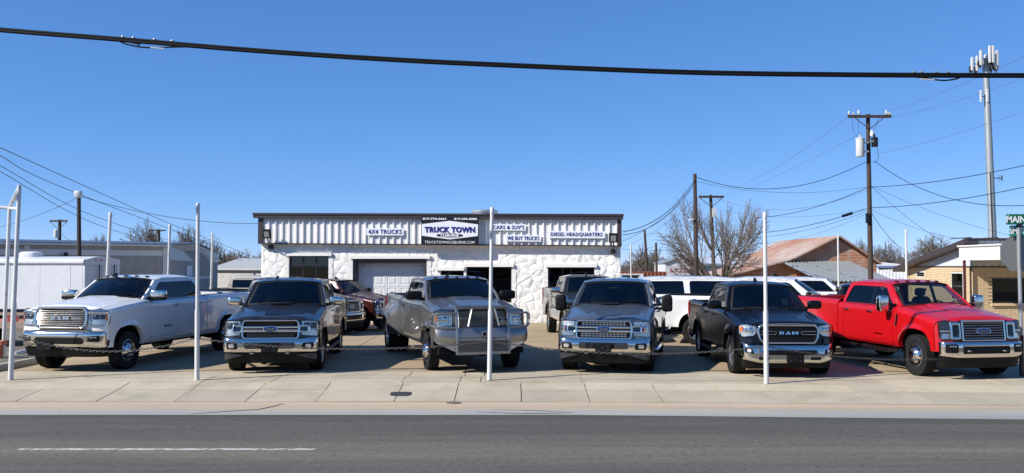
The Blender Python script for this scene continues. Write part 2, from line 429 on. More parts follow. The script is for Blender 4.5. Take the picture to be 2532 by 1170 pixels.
        # nose skin
        def nf(u, v):
            y = -W+2*W*u; y = math.copysign(W*(1-(1-abs(2*u-1))**1.5), u-.5)*.985
            z = t.nb-.22+(hz(y)-t.nb+.22)*v; return P(t.nose(y, z)+.030, y, z)
        def hz(y):
            if abs(y) < yh: return t.hoodz(t.nose(y, t.hf), y)-.055*(1-(abs(y)/yh)**6)-.002
            return t.hf-.06
        m = MB(); m.grid(nf, 40, 8); m.build('front_panel', t.opt.get('nose_mat', pm), R)
        # underbody
        m = MB(); m.box(-t.L+.15, -.35, -.50, .50, t.rock-.06, t.rock+.16); m.box(-t.cr, -t.d[0], -W+.13, W-.13, t.rock-.02, t.rock+.12)
        m.box(-t.L+.1, -t.cr-.03, -W+.24, W-.24, .70, .80)
        for y in (-.42, .42): m.box(-t.L+.2, -.3, y-.04, y+.04, t.rock-.12, t.rock+.06)
        m.build('frame', M['under'], R)
        m = MB()
        for c0 in (t.fa, t.ra):
            m.tube([P(c0, -.8, t.tr), P(c0, .8, t.tr)], .05, 8); m.blob(P(c0, .1 if c0 == t.ra else .25, t.tr), (.17, .15, .15), 2.4, 8)
        m.build('axle', M['under'], R)
        m = MB(); m.box(-t.cw-.1, -.42, -W+.28, W-.28, t.rock+.1, t.hf-.12); m.build('engine_bay', M['under'], R)
        # rear end
        L = t.L
        if not t.suv:
            m = MB(); m.box(-L, -L+.06, -W+.14, W-.14, .72, t.rail+.01); m.build('tailgate', pm, R)
            m = MB(); m.box(-L+.0, -L+.05, -W+.02, -W+.13, .62, t.rail); m.box(-L, -L+.05, W-.13, W-.02, .62, t.rail); m.build('rear_corner', pm, R)
        else:
            m = MB(); m.box(-L, -L+.06, -W+.06, W-.06, .55, t.belt+.02); m.build('tailgate', pm, R)
        for sg in (-1, 1):
            m = MB(); m.box(-L-.012, -L+.09, min(sg*(W-.13), sg*(W+.0)), max(sg*(W-.13), sg*(W+.0)), .92, t.rail-.05); m.build('tail_lamp', M['red_lens'], R)
        m = MB(); m.blob(P(L+.06, 0, .60), (.09, W-.02, .10), 8, 10); m.build('rear_bumper', M['chrome'], R)
    def cab(t):
        R = t.root; pm = t.pm; H = t.H; c = t.cw+t.cc; yb = t.yb; yr = t.yr; bz = t.belt-.025
        rr, cr = t.rr, t.cr
        if t.suv: rr, cr = t.L-.45, t.L-.10
        zR = H-.085
        def ys(z):
            q = (z-bz)/(zR-bz); return yb+.03+(yr-yb-.03)*q+.022*math.sin(PI*max(0, min(1, q)))
        def base_z(y): return t.hc-.02+.05*(1-(y/yb)**2)
        def roofz(s, y):
            q = min(1, abs(y)/(yr)); a = (s-t.wt)/(rr-t.wt)
            return H-.010-.060*q**3.5-.05*sm(.25, 0, a)-.035*sm(.8, 1, a)
        a0 = c-.06; at_ = t.wt+.10
        dl = [(a0+.30, t.belt+.02), (at_+.13, zR-.085), (rr-.16, zR-.075), (cr-.13, t.belt+.03)]
        outer = dense(rpoly([(a0, bz), (at_, zR-.03), (at_+.35, zR), (rr-.25, zR), (rr, zR-.05), (cr, bz)], [.01, .05, .1, .2, .12, .01]), .3)
        if t.suv:
            dl = [(a0+.30, t.belt+.02), (at_+.13, zR-.085), (t.d[2]+.0, zR-.075), (t.d[2]-.02, t.belt+.03)]
            dl2 = [(t.d[2]+.16, t.belt+.03), (t.d[2]+.20, zR-.08), (rr-.22, zR-.09), (cr-.40, t.belt+.03)]
        hole = dense(rpoly(dl, [.04, .10, .10, .06]), .2)
        holes = [hole]
        if t.suv: h2 = dense(rpoly(dl2, .06), .2); holes.append(h2)
        frame = MB()
        for sg in (1, -1):
            frame.prism(outer, holes, lambda s, z: P(s, sg*ys(z), z), lambda s, z: P(s, sg*(ys(z)-.05), z))
            # A pillar
            w0 = P(t.cw+t.cc-.02, sg*(yb-.005), bz+.03); w1 = P(at_+.02, sg*(yr-.012), zR-.075)
            frame.tube([w0-(w1-w0)*.02, w0.lerp(w1, .5)+Vector((-.012, sg*.012, .01)), w1+(w1-w0)*.015], [.050, .045, .048], 8)
        bh = rrect(-yb*.74, yb*.74, t.belt+.07, zR-.13, .06); bo = rpoly([(-yb, bz-.4), (yb, bz-.4), (yb, bz), (yr, zR-.02), (-yr, zR-.02), (-yb, bz)], .02)
        def bs(z): return cr-.01+(rr-cr+.02)*max(0, (z-bz)/(zR-bz))
        frame.prism(dense(bo, .3), [dense(bh, .3)], lambda y, z: P(bs(z), y, z), lambda y, z: P(bs(z)-.05, y, z))
        fr = frame.build('cab', pm, R, ang=40)
        m = MB(); m.prism(bh, [], lambda y, z: P(bs(z)-.018, y, z), lambda y, z: P(bs(z)-.026, y, z)); m.build('rear_window', t.opt.get('rear_tint', M['tint']), R)
        rl = t.opt.get('roof_mat', pm); m = MB()
        ye = yr+.02
        def rf(u, v):
            y = -ye+2*ye*u; s0 = t.wt+.10*(y/ye)**2-.015; s1 = rr+.01; s = s0+(s1-s0)*v
            z = roofz(s, y)
            if t.opt.get('ribs') and .08 < v < .97:
                z += .010*max(0, math.cos(2*PI*(abs(y)-.06)/.23))**3*sm(.08, .14, v)*(1-sm(.9, .97, v))*(abs(y) < .62)
            return P(s, y, z)
        m.grid(rf, 48, 18); m.grid(lambda u, v: rf(u, 1) + P(.03*v, 0, -.10*v), 12, 1)
        for sg in (0, 1): m.grid(lambda u, v: rf(sg, u)+Vector((0, 0, -.03*v)), 12, 1)
        m.build('roof', rl, R, ang=50)
        # windscreen
        def wsf(u, v, o=0):
            q = 2*u-1; y = q*((yb-.035)+(yr-yb-.005)*v)
            s = (t.cw+t.cc*q*q)+((t.wt+.10*q*q)-(t.cw+t.cc*q*q))*v-.05*math.sin(PI*v)*.6
            z = base_z(q*yb)-.0+(roofz(t.wt, q*yr)-base_z(q*yb)-.012)*v
            return P(s-o, y, z)
        m = MB(); m.grid(lambda u, v: wsf(u, v), 16, 10); m.build('windshield', t.opt.get('wsm', M['ws']), R, ang=60)
        if t.detail:
            m = MB()                                        # black band round the pane
            def band(f0, f1): m.grid(lambda u, v: f0(u).lerp(f1(u), v)+Vector((.004, 0, .002)), 16, 1)
            band(lambda u: wsf(u, .945), lambda u: wsf(u, 1)); band(lambda u: wsf(u, 0), lambda u: wsf(u, .05))
            band(lambda u: wsf(0, u), lambda u: wsf(.03, u)); band(lambda u: wsf(1, u), lambda u: wsf(.97, u))
            m.build('windshield_seal', M['seal'], R, ang=60)
            for q0, q1 in ((.60, .26), (.16, -.0)):          # wipers lying at the foot of the pane
                m = MB(); pth = [wsf(q0-(q0-q1+.08)*k/6 if False else q0+.30*k/6, .03+.11*(k/6)**1)+Vector((.018, 0, .014)) for k in range(7)]
                m.tube(pth, .009, 5); m.build('wiper', M['black'], R)
        # side panes
        for sg in (1, -1):
            bp = t.d[1]
            def half(a, b):
                o = []
                for (s, z) in hole:
                    if a <= s <= b: o.append((s, z))
                zs0 = interp(a, (dl[0][0], dl[3][0]), (dl[0][1], dl[3][1])); return o
            fr_ = [(s, z) for s, z in hole if s < bp-.03]; rr_ = [(s, z) for s, z in hole if s > bp+.03]
            zt_ = zR-.08; zb_ = t.belt+.025
            fr_ = sorted_loop(fr_+[(bp-.03, zt_), (bp-.03, zb_)]); rr_ = sorted_loop(rr_+[(bp+.03, zt_), (bp+.03, zb_)])
            for pl, gm in ((fr_, t.opt.get('far_tint') if sg > 0 and t.opt.get('far_tint') else t.opt.get('front_tint', M['tint'])), (rr_, t.opt.get('far_tint') if sg > 0 and t.opt.get('far_tint') else M['tint'])):
                m = MB(); m.poly(pl, lambda s, z: P(s, sg*(ys(z)-.016), z)); m.build('side_window', gm, R, ang=60)
            m = MB(); m.prism(rect4(bp-.035, bp+.035, zb_-.01, zt_+.01), [], lambda s, z: P(s, sg*(ys(z)-.012), z), lambda s, z: P(s, sg*(ys(z)-.05), z))
            m.build('door_pillar', M['gloss_black'], R)
            m = MB(); y0 = lambda z: sg*(ys(z)+.006)
            m.grid(lambda u, v: P(a0+.24+u*(cr-.14-a0-.24), y0(t.belt)+sg*(.004 if v in (0, 1) else .012), t.belt-.014+.03*v), 8, 2)
            m.build('belt_trim', t.opt.get('belt_mat', M['black']), R)
            if t.suv:
                m = MB(); m.poly(h2, lambda s, z: P(s, sg*(ys(z)-.012), z)); m.build('side_window', M['tint'], R, ang=60)
        # interior
        it = t.opt.get('trim', M['interior'])
        m = MB(); m.grid(lambda u, v: P(c-.10+.42*v-.15*(1-(2*u-1)**2), (2*u-1)*(yb-.08), t.belt+.015-.10*v*v), 8, 4); m.box(-c-.42, -c-.30, -yb+.1, yb-.1, t.belt-.5, t.belt-.08)
        m.build('dashboard', M['interior'], R)
        for sy in (-.40, .40):
            m = MB(); s0 = t.d[1]-.12
            m.blob(P(s0+.06, sy, 1.28 if t.H > 1.97 else 1.20), (.10, .24, .36), 4, 8); m.blob(P(s0-.25, sy, .95), (.28, .25, .11), 4, 8)
            st = m.build('front_seat', it, R)
            m = MB(); m.blob(P(s0+.10, sy, t.belt+.30), (.06, .13, .10), 3.5, 7); m.build('headrest', it, st)
        m = MB(); m.blob(P(t.d[2]-.10, 0, 1.2), (.10, .68, .32), 6, 8); m.blob(P(t.d[2]-.4, 0, .93), (.28, .68, .1), 6, 8); st = m.build('rear_seat', it, R)
        for sy in (-.38, .38):
            m = MB(); m.blob(P(t.d[2]-.06, sy, t.belt+.22), (.05, .12, .08), 3.5, 7); m.build('headrest', it, st)
        m = MB(); rad = .19; ctr = P(c+.42, .40, t.belt-.06)
        m.tube([ctr+Vector((-.35*rad*math.sin(a), rad*math.cos(a), .93*rad*math.sin(a))) for a in [2*PI*k/20 for k in range(21)]], .016, 6)
        m.tube([ctr+Vector((0, -rad, 0)), ctr+Vector((0, rad, 0))], .02, 5); m.tube([ctr, ctr+Vector((.3, 0, -.1))], .03, 6)
        m.build('steering_wheel', M['black'], R)
        m = MB(); m.blob(P(t.wt+.02, 0, zR-.15), (.02, .13, .035), 4, 6); m.build('rear_view_mirror', M['black'], R)
        m = MB(); m.box(-cr+.06, -a0-.3, -yb+.05, yb-.05, t.rock+.12, t.rock+.17); m.build('cab_floor', M['interior'], R)
        # roof lamps and aerial
        if t.opt.get('cablamps'):
            for y in (-.50, -.26, 0, .26, .50):
                m = MB(); s = t.wt+.15+.1*(y/yr)**2; m.blob(P(s, y, roofz(s, y)+.012), (.06, .038, .020), 2.6, 7)
                m.build('cab_lamp', M['smoke'], R)
        fin = t.opt.get('fin', 0.0)
        if fin is not None:
            m = MB(); s = t.wt+(.42 if fin == 0 else .24)
            m.prism([(s, roofz(s, fin)-.01), (s+.20, roofz(s+.2, fin)-.01), (s+.19, roofz(s, fin)+.075), (s+.15, roofz(s, fin)+.08)], [], lambda a, z: P(a, fin-.025+.0, z), lambda a, z: P(a, fin+.025, z))
            m.build('aerial', t.opt.get('fin_mat', M['black']), R)
        if t.opt.get('whip'):
            m = MB(); y = -t.W+.17; m.tube([P(c-.45, y, t.hc-.03), P(c-.30, y, t.hc+.75)], .004, 5); m.build('aerial', M['black'], R)
        t.ys, t.bz, t.a0, t.zR, t.roofz = ys, bz, a0, zR, roofz
    def mirrors(t):
        kind = t.opt.get('mirror', 'std'); R = t.root; z = t.belt+.10; s = t.cw+t.cc+.16; y0 = t.ys(t.belt)-.01
        for sg in (1, -1):
            m = MB()
            if kind == 'std':
                m.blob(P(s+.02, sg*(y0+.24), z+.02), (.075, .155, .095), 4, 10); ym = y0+.1
            elif kind == 'tow':
                z -= .08 if sg > 0 else 0; m.blob(P(s+.02, sg*(y0+.32), z+.06), (.085, .12, .185), 5, 10); ym = y0+.22
            else:
                m.blob(P(s+.02, sg*(y0+.245), z+.03), (.085, .185, .10), 5, 10); ym = y0+.1
            mr = m.build('mirror', t.opt.get('mirror_mat', M['black']), R)
            a = MB(); a.tube([P(s, sg*(y0-.02), z-.055), P(s+.01, sg*ym, z-.05), P(s+.02, sg*(ym+.12), z-.03)], .036, 8, flat=.8)
            if kind == 'tow': a.tube([P(s, sg*(y0-.02), z+.02), P(s+.01, sg*(ym), z+.04), P(s+.02, sg*(ym+.1), z+.05)], .03, 8)
            a.build('mirror_arm', M['black'], R)
            b = MB()
            if kind == 'tow':
                b.box(-s-.112, -s-.102, sg*(y0+.32)-.1, sg*(y0+.32)+.1, z-.09, z+.2)
                l = MB(); l.box(-s+.060, -s+.085, sg*(y0+.36)-.05, sg*(y0+.36)+.05, z-.07, z-.01); l.build('mirror_lamp', M['lens'], mr)
            else: b.box(-s-.10, -s-.09, sg*(y0+.26)-.12, sg*(y0+.26)+.12, z-.05, z+.09)
            b.build('mirror_glass', M['polished'], mr)
            if t.opt.get('mirror_low'):
                b = MB(); b.blob(P(s+.01, sg*(y0+.23), z-.05), (.09, .20, .05), 4, 8); b.build('mirror_base', M['black'], mr)
    def wheels(t):
        W = t.W; R = t.root; tr = t.tr; tw = t.opt.get('tw', .275); kind = t.opt.get('rim', 'spoke'); rw = t.opt.get('rimr', tr*.62)
        k = (kind, tr, tw, rw)
        if k not in RIMS: RIMS[k] = (tyre_mesh(tr, rw, tw), rim_mesh(kind, rw, tw), rim_mesh('dish' if kind == 'dually' else kind, rw, tw))
        ty, rm, rd = RIMS[k]
        def wheel(s, sg, yo, rim):
            e = bpy.data.objects.new('wheel', None); COL.objects.link(e); e.parent = R; e.location = P(s, sg*yo, tr); e.empty_display_size = .1
            e.rotation_euler = (0, 0 if sg > 0 else PI, 0) if False else (0, 0, 0 if sg > 0 else PI)
            for nm, me in (('tyre', ty), ('rim', rim)):
                o = bpy.data.objects.new(nm, me); COL.objects.link(o); o.parent = e
        for sg in (1, -1):
            wheel(t.fa, sg, W-.02+t.wo-tw/2, rm)
            if t.tex:
                wheel(t.ra, sg, W+.17-tw/2, rd); wheel(t.ra, sg, W+.12-tw*1.5, rd)
            else: wheel(t.ra, sg, W-.02+t.wo-tw/2, rm)
    # ---- front-end helpers: everything is laid on a curved front surface fn(y, z) -> s
    def patch(t, name, pts, mt, off=0.0, fn=None, parent=None, rings=5, bulge=0, N=80):
        fn = fn or t.nose; pts = resample(pts, N); cx = sum(p[0] for p in pts)/N; cz = sum(p[1] for p in pts)/N
        m = MB(); vs = []
        for k in range(rings+1):
            f = 1-k/(rings+.35)
            for y, z in pts:
                yy = cx+(y-cx)*f; zz = cz+(z-cz)*f; vs.append(P(fn(yy, zz)-off-bulge*(1-f*f), yy, zz))
        fs = [(k*N+i, k*N+(i+1) % N, (k+1)*N+(i+1) % N, (k+1)*N+i) for k in range(rings) for i in range(N)]
        fs.append(tuple(rings*N+i for i in range(N)))
        b = [P(fn(y, z)+.03, y, z) for y, z in pts]; n0 = len(vs); vs += b
        fs += [(i, n0+i, n0+(i+1) % N, (i+1) % N) for i in range(N)]
        m.add(vs, fs); return m.build(name, mt, parent or t.root, ang=45)
    def ring(t, name, outer, inner, mt, off=.0, proud=.02, fn=None, parent=None, N=72):
        fn = fn or t.nose
        if len(outer) == len(inner):
            n0 = len(outer); kk = max(1, round(N/n0))
            def sub(Q): return [tuple(Vector(Q[i]).lerp(Vector(Q[(i+1) % n0]), j/kk)) for i in range(n0) for j in range(kk)]
            A = sub(outer); B = sub(inner); N = len(A)
        else: A = resample(outer, N); B = resample(inner, N)
        # line the loops up by angle
        def alo(Q):
            cx = sum(p[0] for p in Q)/N; cz = sum(p[1] for p in Q)/N
            i = min(range(N), key=lambda j: abs(math.atan2(Q[j][1]-cz, Q[j][0]-cx)+PI*.75)); return Q[i:]+Q[:i]
        if len(outer) != len(inner): A = alo(A); B = alo(B)
        vs = []; pr = [(0, -.03), (0, .25), (.12, .85), (.5, 1), (.88, .8), (1, .15), (1, -1.6)]
        for k, (f, h) in enumerate(pr):
            for a, b in zip(A, B):
                y = a[0]+(b[0]-a[0])*f; z = a[1]+(b[1]-a[1])*f; vs.append(P(fn(y, z)-off-proud*h, y, z))
        fs = [(k*N+i, k*N+(i+1) % N, (k+1)*N+(i+1) % N, (k+1)*N+i) for k in range(len(pr)-1) for i in range(N)]
        m = MB(); m.add(vs, fs); return m.build(name, mt, parent or t.root, ang=50)
    def bar(t, name, y0, y1, z, h, mt, off=0.0, proud=.018, fn=None, parent=None, zc=0, build=True, mb=None):
        fn = fn or t.nose; m = mb or MB()
        def f(u, v):
            y = y0+(y1-y0)*u; a = PI*v; zz = z+zc*(1-(y/max(abs(y0), abs(y1)))**2)
            return P(fn(y, zz)-off-proud*math.sin(a), y, zz+h/2*math.cos(a))
        m.grid(f, 16, 6)
        return m.build(name, mt, parent or t.root, ang=50) if build else m
    def bump(t, y, z): return .0+t.fs(y, t.bw+.004, t.bsd, t.bn, 0)+t.bprof(z)
    def bumper(t, name, z0, z1, mt, prof, Wb=None, rows=12, dip=None, wrap=1.0, top=None):
        W = Wb or t.bw
        def f(u, v):
            q = 2*u-1; y = math.copysign(W*(1-(1-abs(q))**2.2), q)*.9995
            zt = z1+(top(y) if top else 0); zbm = z0+(dip(y) if dip else 0); z = zbm+(zt-zbm)*v
            edge = .05*max(0, abs(2*v-1)-.75)/.25
            return P(t.bump(y, z)+edge*edge*8, y, z)
        m = MB(); m.grid(f, 56, rows)
        for sg in (-1, 1):                                   # return along the side to the wheel arch
            m.grid(lambda u, v: f(0 if sg < 0 else 1, v)+P(u*(t.fa-t.tr-.13-t.bsd)*wrap*(.65+.35*v), 0, 0), 4, rows)
        m.grid(lambda u, v: f(u, 1)+P(.10*v, 0, -.004*v), 56, 1)
        m.grid(lambda u, v: f(u, 0)+P(.10*v, 0, .004*v), 56, 1)
        return m.build(name, mt, t.root, ang=45)
    def oval(t, y, z, a, b, off, fn=None, N=40): return [(y+a*math.cos(2*PI*k/N), z+b*math.sin(2*PI*k/N)) for k in range(N)]
    def badge(t, y, z, a, off, fn=None):
        b = a*.42; fn = fn or t.nose
        o = t.patch('badge', t.oval(y, z, a, b, 0), M['chrome'], off, fn, bulge=.004)
        t.patch('badge_face', t.oval(y, z, a*.90, b*.86, 0), M['blue_badge'], off+.008, fn, parent=o)
        s = fn(y, z)
        vs, fs = text_mesh('Ford', b*1.05, a*1.15, ext=.001, off=.002, shear=.35)
        m = MB(); m.add([P(s-off-.014-p.z, y+p.x, z+p.y) for p in vs], fs); m.build('lettering', M['chrome'], o, ang=0, weld=False)
    def letters(t, txt, z, h, w, off, mt, fn=None, thick=.012):
        fn = fn or t.nose; vs, fs = text_mesh(txt, h, w, ext=thick/2, off=h*.022, sp=1.1)
        m = MB(); m.add([P(fn(p.x, z+p.y)-off-p.z, p.x, z+p.y) for p in vs], fs); return m.build('lettering', mt, t.root, ang=0, weld=False)
    def ram(t, z, h, w, off, mt, fn=None, thick=.012):       # heavy block letters cut as polygons
        fn = fn or t.nose; G = {'R': ([(0, 0), (0, 1), (.72, 1), (.92, .88), (.92, .52), (.74, .42), (1, 0), (.66, 0), (.46, .38), (.32, .38), (.32, 0)], [(.32, .80), (.62, .80), (.62, .58), (.32, .58)]),
            'A': ([(0, 0), (.42, 1), (.68, 1), (1.1, 0), (.76, 0), (.70, .17), (.40, .17), (.34, 0)], [(.46, .36), (.64, .36), (.55, .66)]), 'M': ([(0, 0), (0, 1), (.36, 1), (.64, .52), (.92, 1), (1.28, 1), (1.28, 0), (.96, 0), (.96, .50), (.72, .12), (.56, .12), (.32, .50), (.32, 0)], None)}
        m = MB(); sc = w/3.86; x = -w/2
        for ch, wd in (('R', 1.0), ('A', 1.1), ('M', 1.28)):
            o, hl = G[ch]; f = lambda k: (lambda a, b: P(fn(x+a*sc, z+(b-.5)*h)-off-k, x+a*sc, z+(b-.5)*h)); m.prism(o, [hl] if hl else [], f(thick), f(0)); x += (wd+.24)*sc
        return m.build('lettering', mt, t.root, ang=0, weld=False)
    def plate(t, z, fn, h=.17, w=.33, y=0):
        s = fn(y, z)-.03
        m = MB(); m.prism(rrect(y-w/2, y+w/2, z-h/2, z+h/2, .015), [], lambda a, b: P(s, a, b), lambda a, b: P(s+.05, a, b))
        o = m.build('number_plate_holder', M['black'], t.root)
        m = MB()
        for yy in (-.1, .1):
            m.blob(P(s-.003, y+yy, z+h*.25), (.006, .012, .012), 2, 5); m.box(-s-.0, -s+.004, y+yy-.03, y+yy+.03, z-.05, z-.03)
        m.blob(P(s-.003, y, z), (.006, .014, .014), 2, 5); m.build('plate_screw', M['lamp_dark'], o)
    def lamp(t, pts, fn=None, amber=None, sg=1, style=0, off=.0):
        fn = fn or t.nose
        Q = [(sg*y, z) for y, z in pts]
        if sg < 0: Q = Q[::-1]
        hd = t.patch('headlight', Q, M[t.opt.get('lamp_base', 'lamp')], off-.030, fn)
        ys_ = [p[0] for p in pts]; zs = [p[1] for p in pts]; a0, a1, b0, b1 = min(ys_), max(ys_), min(zs), max(zs)
        if style == 0:                                       # two dark projector pockets over a chrome tray
            for f0, f1, g0, g1 in ((.12, .50, .48, .90), (.54, .86, .48, .90), (.15, .84, .10, .36)):
                q = rrect(a0+(a1-a0)*f0, a0+(a1-a0)*f1, b0+(b1-b0)*g0, b0+(b1-b0)*g1, .02); q = [(sg*y, z) for y, z in q]
                t.patch('reflector', q if sg > 0 else q[::-1], M['lamp_dark'] if g0 > .2 else M['lamp'], off-.016, fn, parent=hd, rings=3, N=24)
        for k, (yc, zc, r) in enumerate([(a0+(a1-a0)*.33, b0+(b1-b0)*.66, (b1-b0)*.17), (a0+(a1-a0)*.70, b0+(b1-b0)*.66, (b1-b0)*.15)] if style == 0 else [(a0+(a1-a0)*.36, b0+(b1-b0)*.55, (b1-b0)*.24), (a0+(a1-a0)*.68, b0+(b1-b0)*.55, (b1-b0)*.20)]):
            q = t.oval(sg*yc, zc, r, r, 0)
            o = t.patch('projector', q, M['lamp_dark'] if style == 0 else M['chrome'], off-.012, fn, parent=hd, rings=3, N=20, bulge=.01)
        if amber:
            q = [(sg*y, z) for y, z in amber]; t.patch('marker_lamp', q if sg > 0 else q[::-1], M['amber'], off-.004, fn, parent=hd, rings=3, N=24)
        t.patch('lens', Q, M['lens'], off+.006, fn, parent=hd, bulge=.008)
        return hd
    def tow(t, fn, z, y=.38):
        for sg in (-1, 1):
            m = MB(); s = fn(y, z); m.tube([P(s+.06, sg*y-.035, z), P(s-.035, sg*y-.03, z), P(s-.045, sg*y, z), P(s-.035, sg*y+.03, z), P(s+.06, sg*y+.035, z)], .012, 6)
            m.build('tow_hook', t.opt.get('tow_mat', M['chrome']), t.root)
    def step(t, mt, z=None, r=.055):
        z = z or t.rock-.10
        for sg in (1, -1):
            m = MB(); y = sg*(t.W-.02)
            m.tube([P(t.d[0]-.0, y-sg*.12, z+.02), P(t.d[0]+.12, y, z), P(t.d[2]+.05, y, z), P(t.d[2]+.17, y-sg*.12, z+.02)], r, 8, flat=.6)
            for s in (t.d[0]+.3, t.d[1], t.d[2]-.1): m.tube([P(s, y, z), P(s, y-sg*.3, z+.1)], .025, 6)
            m.build('side_step', mt, t.root)
def rect4(x0, x1, z0, z1): return [(x0, z0), (x1, z0), (x1, z1), (x0, z1)]
def sorted_loop(pts):
    cx = sum(p[0] for p in pts)/len(pts); cz = sum(p[1] for p in pts)/len(pts)
    return sorted(pts, key=lambda p: math.atan2(p[1]-cz, p[0]-cx))
RIMS = {}
def tyre_mesh(R, r, w):
    m = MB(); h = w/2
    prof = [(r-.01, -h*.80), (r+.015, -h*.92), (r+(R-r)*.45, -h), (R-.035, -h*.95), (R-.008, -h*.80)]
    for k in range(4):                                       # ribs and grooves
        a = -h*.80+k*h*.4; prof += [(R, a+.012), (R, a+h*.4-.022), (R-.012, a+h*.4-.016), (R-.012, a+h*.4-.004)]
    prof += [(R-.008, h*.80), (R-.035, h*.95), (R-.05, h*.985), (r+(R-r)*.45, h), (r+.015, h*.92), (r-.01, h*.80)]
    m.lathe(prof, 54)
    for i in range(54):                                      # shoulder tread blocks
        for sg in (-1, 1):
            t = 2*PI*(i+(.5 if sg > 0 else 0))/54; Mx = Matrix.Rotation(-t, 4, 'Y')
            m.box(R-.034, R-.001, min(sg*h*.78, sg*h*.955), max(sg*h*.78, sg*h*.955), -.014, .014, Mx)
    return m.mesh('tyre', M['rubber'], 40, weld=False)
def rim_mesh(kind, r, w):
    m = MB(); h = w/2*.82; dk = MB()
    if kind == 'dually':                                     # deep polished centre standing proud of the tyre
        m.lathe([(r, -h), (r, h*.98), (r-.012, h*1.04), (r-.03, h), (r-.04, h*.70), (r*.80, h*.62), (r*.72, h*1.0), (r*.60, h*1.40), (r*.50, h*1.62), (r*.42, h*1.62), (r*.40, h*1.75), (r*.36, h*2.0), (r*.20, h*2.1), (0.001, h*2.12)], 40)
        for k in range(8):
            t = 2*PI*k/8; Mx = Matrix.Rotation(-t, 4, 'Y'); dk.blob(Mx @ Vector((r*.70, h*1.02, 0)), (.028, .016, .034), 2.2, 6, Mx.to_3x3())
        for k in range(8): t = 2*PI*(k+.5)/8; m.tube([(r*.46*math.cos(t), h*1.6, r*.46*math.sin(t)), (r*.46*math.cos(t), h*1.82, r*.46*math.sin(t))], .014, 6)
    elif kind == 'dish':
        m.lathe([(r, -h), (r, h*.98), (r-.015, h*1.04), (r-.03, h), (r*.85, h*.2), (r*.7, -h*.55), (r*.5, -h*.6), (r*.42, -h*.5), (r*.40, -h*.1), (0.001, -h*.05)], 36)
        for k in range(8): t = 2*PI*k/8; Mx = Matrix.Rotation(-t, 4, 'Y'); dk.blob(Mx @ Vector((r*.76, -h*.15, 0)), (.03, .03, .03), 2.2, 6)
    else:
        m.lathe([(r, -h), (r, h*.98), (r-.012, h*1.03), (r-.026, h*.96), (r-.035, h*.55), (r-.045, -h*.6)], 40)
        n = {'spoke': 6, 'five': 5, 'multi': 10, 'twin': 6}.get(kind, 6)
        for k in range(n):
            for dt in ((-.13, .13) if kind in ('twin', 'spoke') else (0,)):
                t = 2*PI*k/n; wd = .030 if kind in ('twin', 'spoke') else (.055 if kind == 'five' else .026)
                Mx = Matrix.Rotation(-t, 4, 'Y')
                vs = []
                for rr, tt, yy, ww in ((r*.20, dt*.4, h*.80, wd*1.1), (r*.55, dt*.9, h*.84, wd), (r*.97, dt*1.1, h*.92, wd*1.15)):
                    c = Vector((rr*math.cos(tt), yy, rr*math.sin(tt)))
                    for sx, sy in ((-1, 1), (1, 1), (1, -1), (-1, -1)): vs.append(Mx @ (c+Vector((0, sy*.022-.02, sx*ww/2))))
                m.add(vs, [(a*4+i, a*4+(i+1) % 4, a*4+4+(i+1) % 4, a*4+4+i) for a in (0, 1) for i in range(4)])
        m.lathe([(r*.30, h*.4), (r*.30, h*.86), (r*.22, h*.95), (r*.2, h*.9), (0.001, h*.95)], 20)
        dk.lathe([(r*.96, h*.1), (0.001, -.02)], 24)
    nv = len(m.f); m.add(dk.v, dk.f)
    me = m.mesh('rim', [M['polished'] if kind in ('dually', 'dish') else M['alloy'], M['under']], 35, weld=False)
    for i, p in enumerate(me.polygons):
        if i >= nv: p.material_index = 1
    return me
def mirror_poly(pts): return [(-y, z) for y, z in pts]
def sym(pts):                                                # right half outline -> closed outline
    return [(-y, z) for y, z in reversed(pts)]+list(pts)
TG = 'pickup trucks parked on the lot'
def base_front(t, z0, z1, bsd=.36, bn=5, bprof=None):
    t.bsd, t.bn = bsd, bn; t.bprof = bprof or (lambda z: 0)
def valance(t, z0, z1, mt=None, s0=.05, sd=None):
    fn = lambda y, z: t.fs(y, t.bw-.01, sd or t.bsd, t.bn, s0)
    m = MB()
    def f(u, v):
        q = 2*u-1; y = math.copysign((t.bw-.01)*(1-(1-abs(q))**2.2), q)*.999; z = z0+(z1-z0)*v
        return P(fn(y, z)+.06*(1-v), y*(1-.05*(1-v)), z)
    m.grid(f, 40, 4); m.build('air_dam', mt or M['black'], t.root); return fn
def grid_bars(t, name, y0, y1, z0, z1, nz, ny, mt, off, r=.006, fn=None, clip=None):
    fn = fn or t.nose; m = MB()
    for i in range(nz):
        z = z0+(z1-z0)*(i+.5)/nz; n = 14
        m.tube([P(fn(y0+(y1-y0)*k/n, z)-off, y0+(y1-y0)*k/n, z) for k in range(n+1)], r, 4, flat=1)
    for j in range(ny):
        y = y0+(y1-y0)*(j+.5)/ny; m.tube([P(fn(y, z0)-off, y, z0), P(fn(y, z1)-off, y, z1)], r*.9, 4)
    return m.build(name, mt, t.root, ang=30)
def hexmesh(t, name, y0, y1, z0, z1, a, mt, off, fn, r=.007):
    m = MB(); dz = a*math.sqrt(3)/2; seen = set()
    nj = int((y1-y0)/(a*1.5)); ni = int((z1-z0)/(2*dz))
    for j in range(nj+1):
        for i in range(ni+1):
            cy = y0+j*1.5*a; cz = z0+i*2*dz+(dz if j % 2 else 0)
            if cy > y1 or cz > z1: continue
            pt = [(round(cy+a*math.cos(PI/3*k), 3), round(cz+a*math.sin(PI/3*k), 3)) for k in range(6)]
            for k in range(6):
                e = tuple(sorted((pt[k], pt[(k+1) % 6])))
                if e in seen: continue
                seen.add(e); m.tube([P(fn(p[0], p[1])-off, p[0], p[1]) for p in e], r, 4, cap=False)
    o = m.build(name, mt, t.root, ang=30); return o
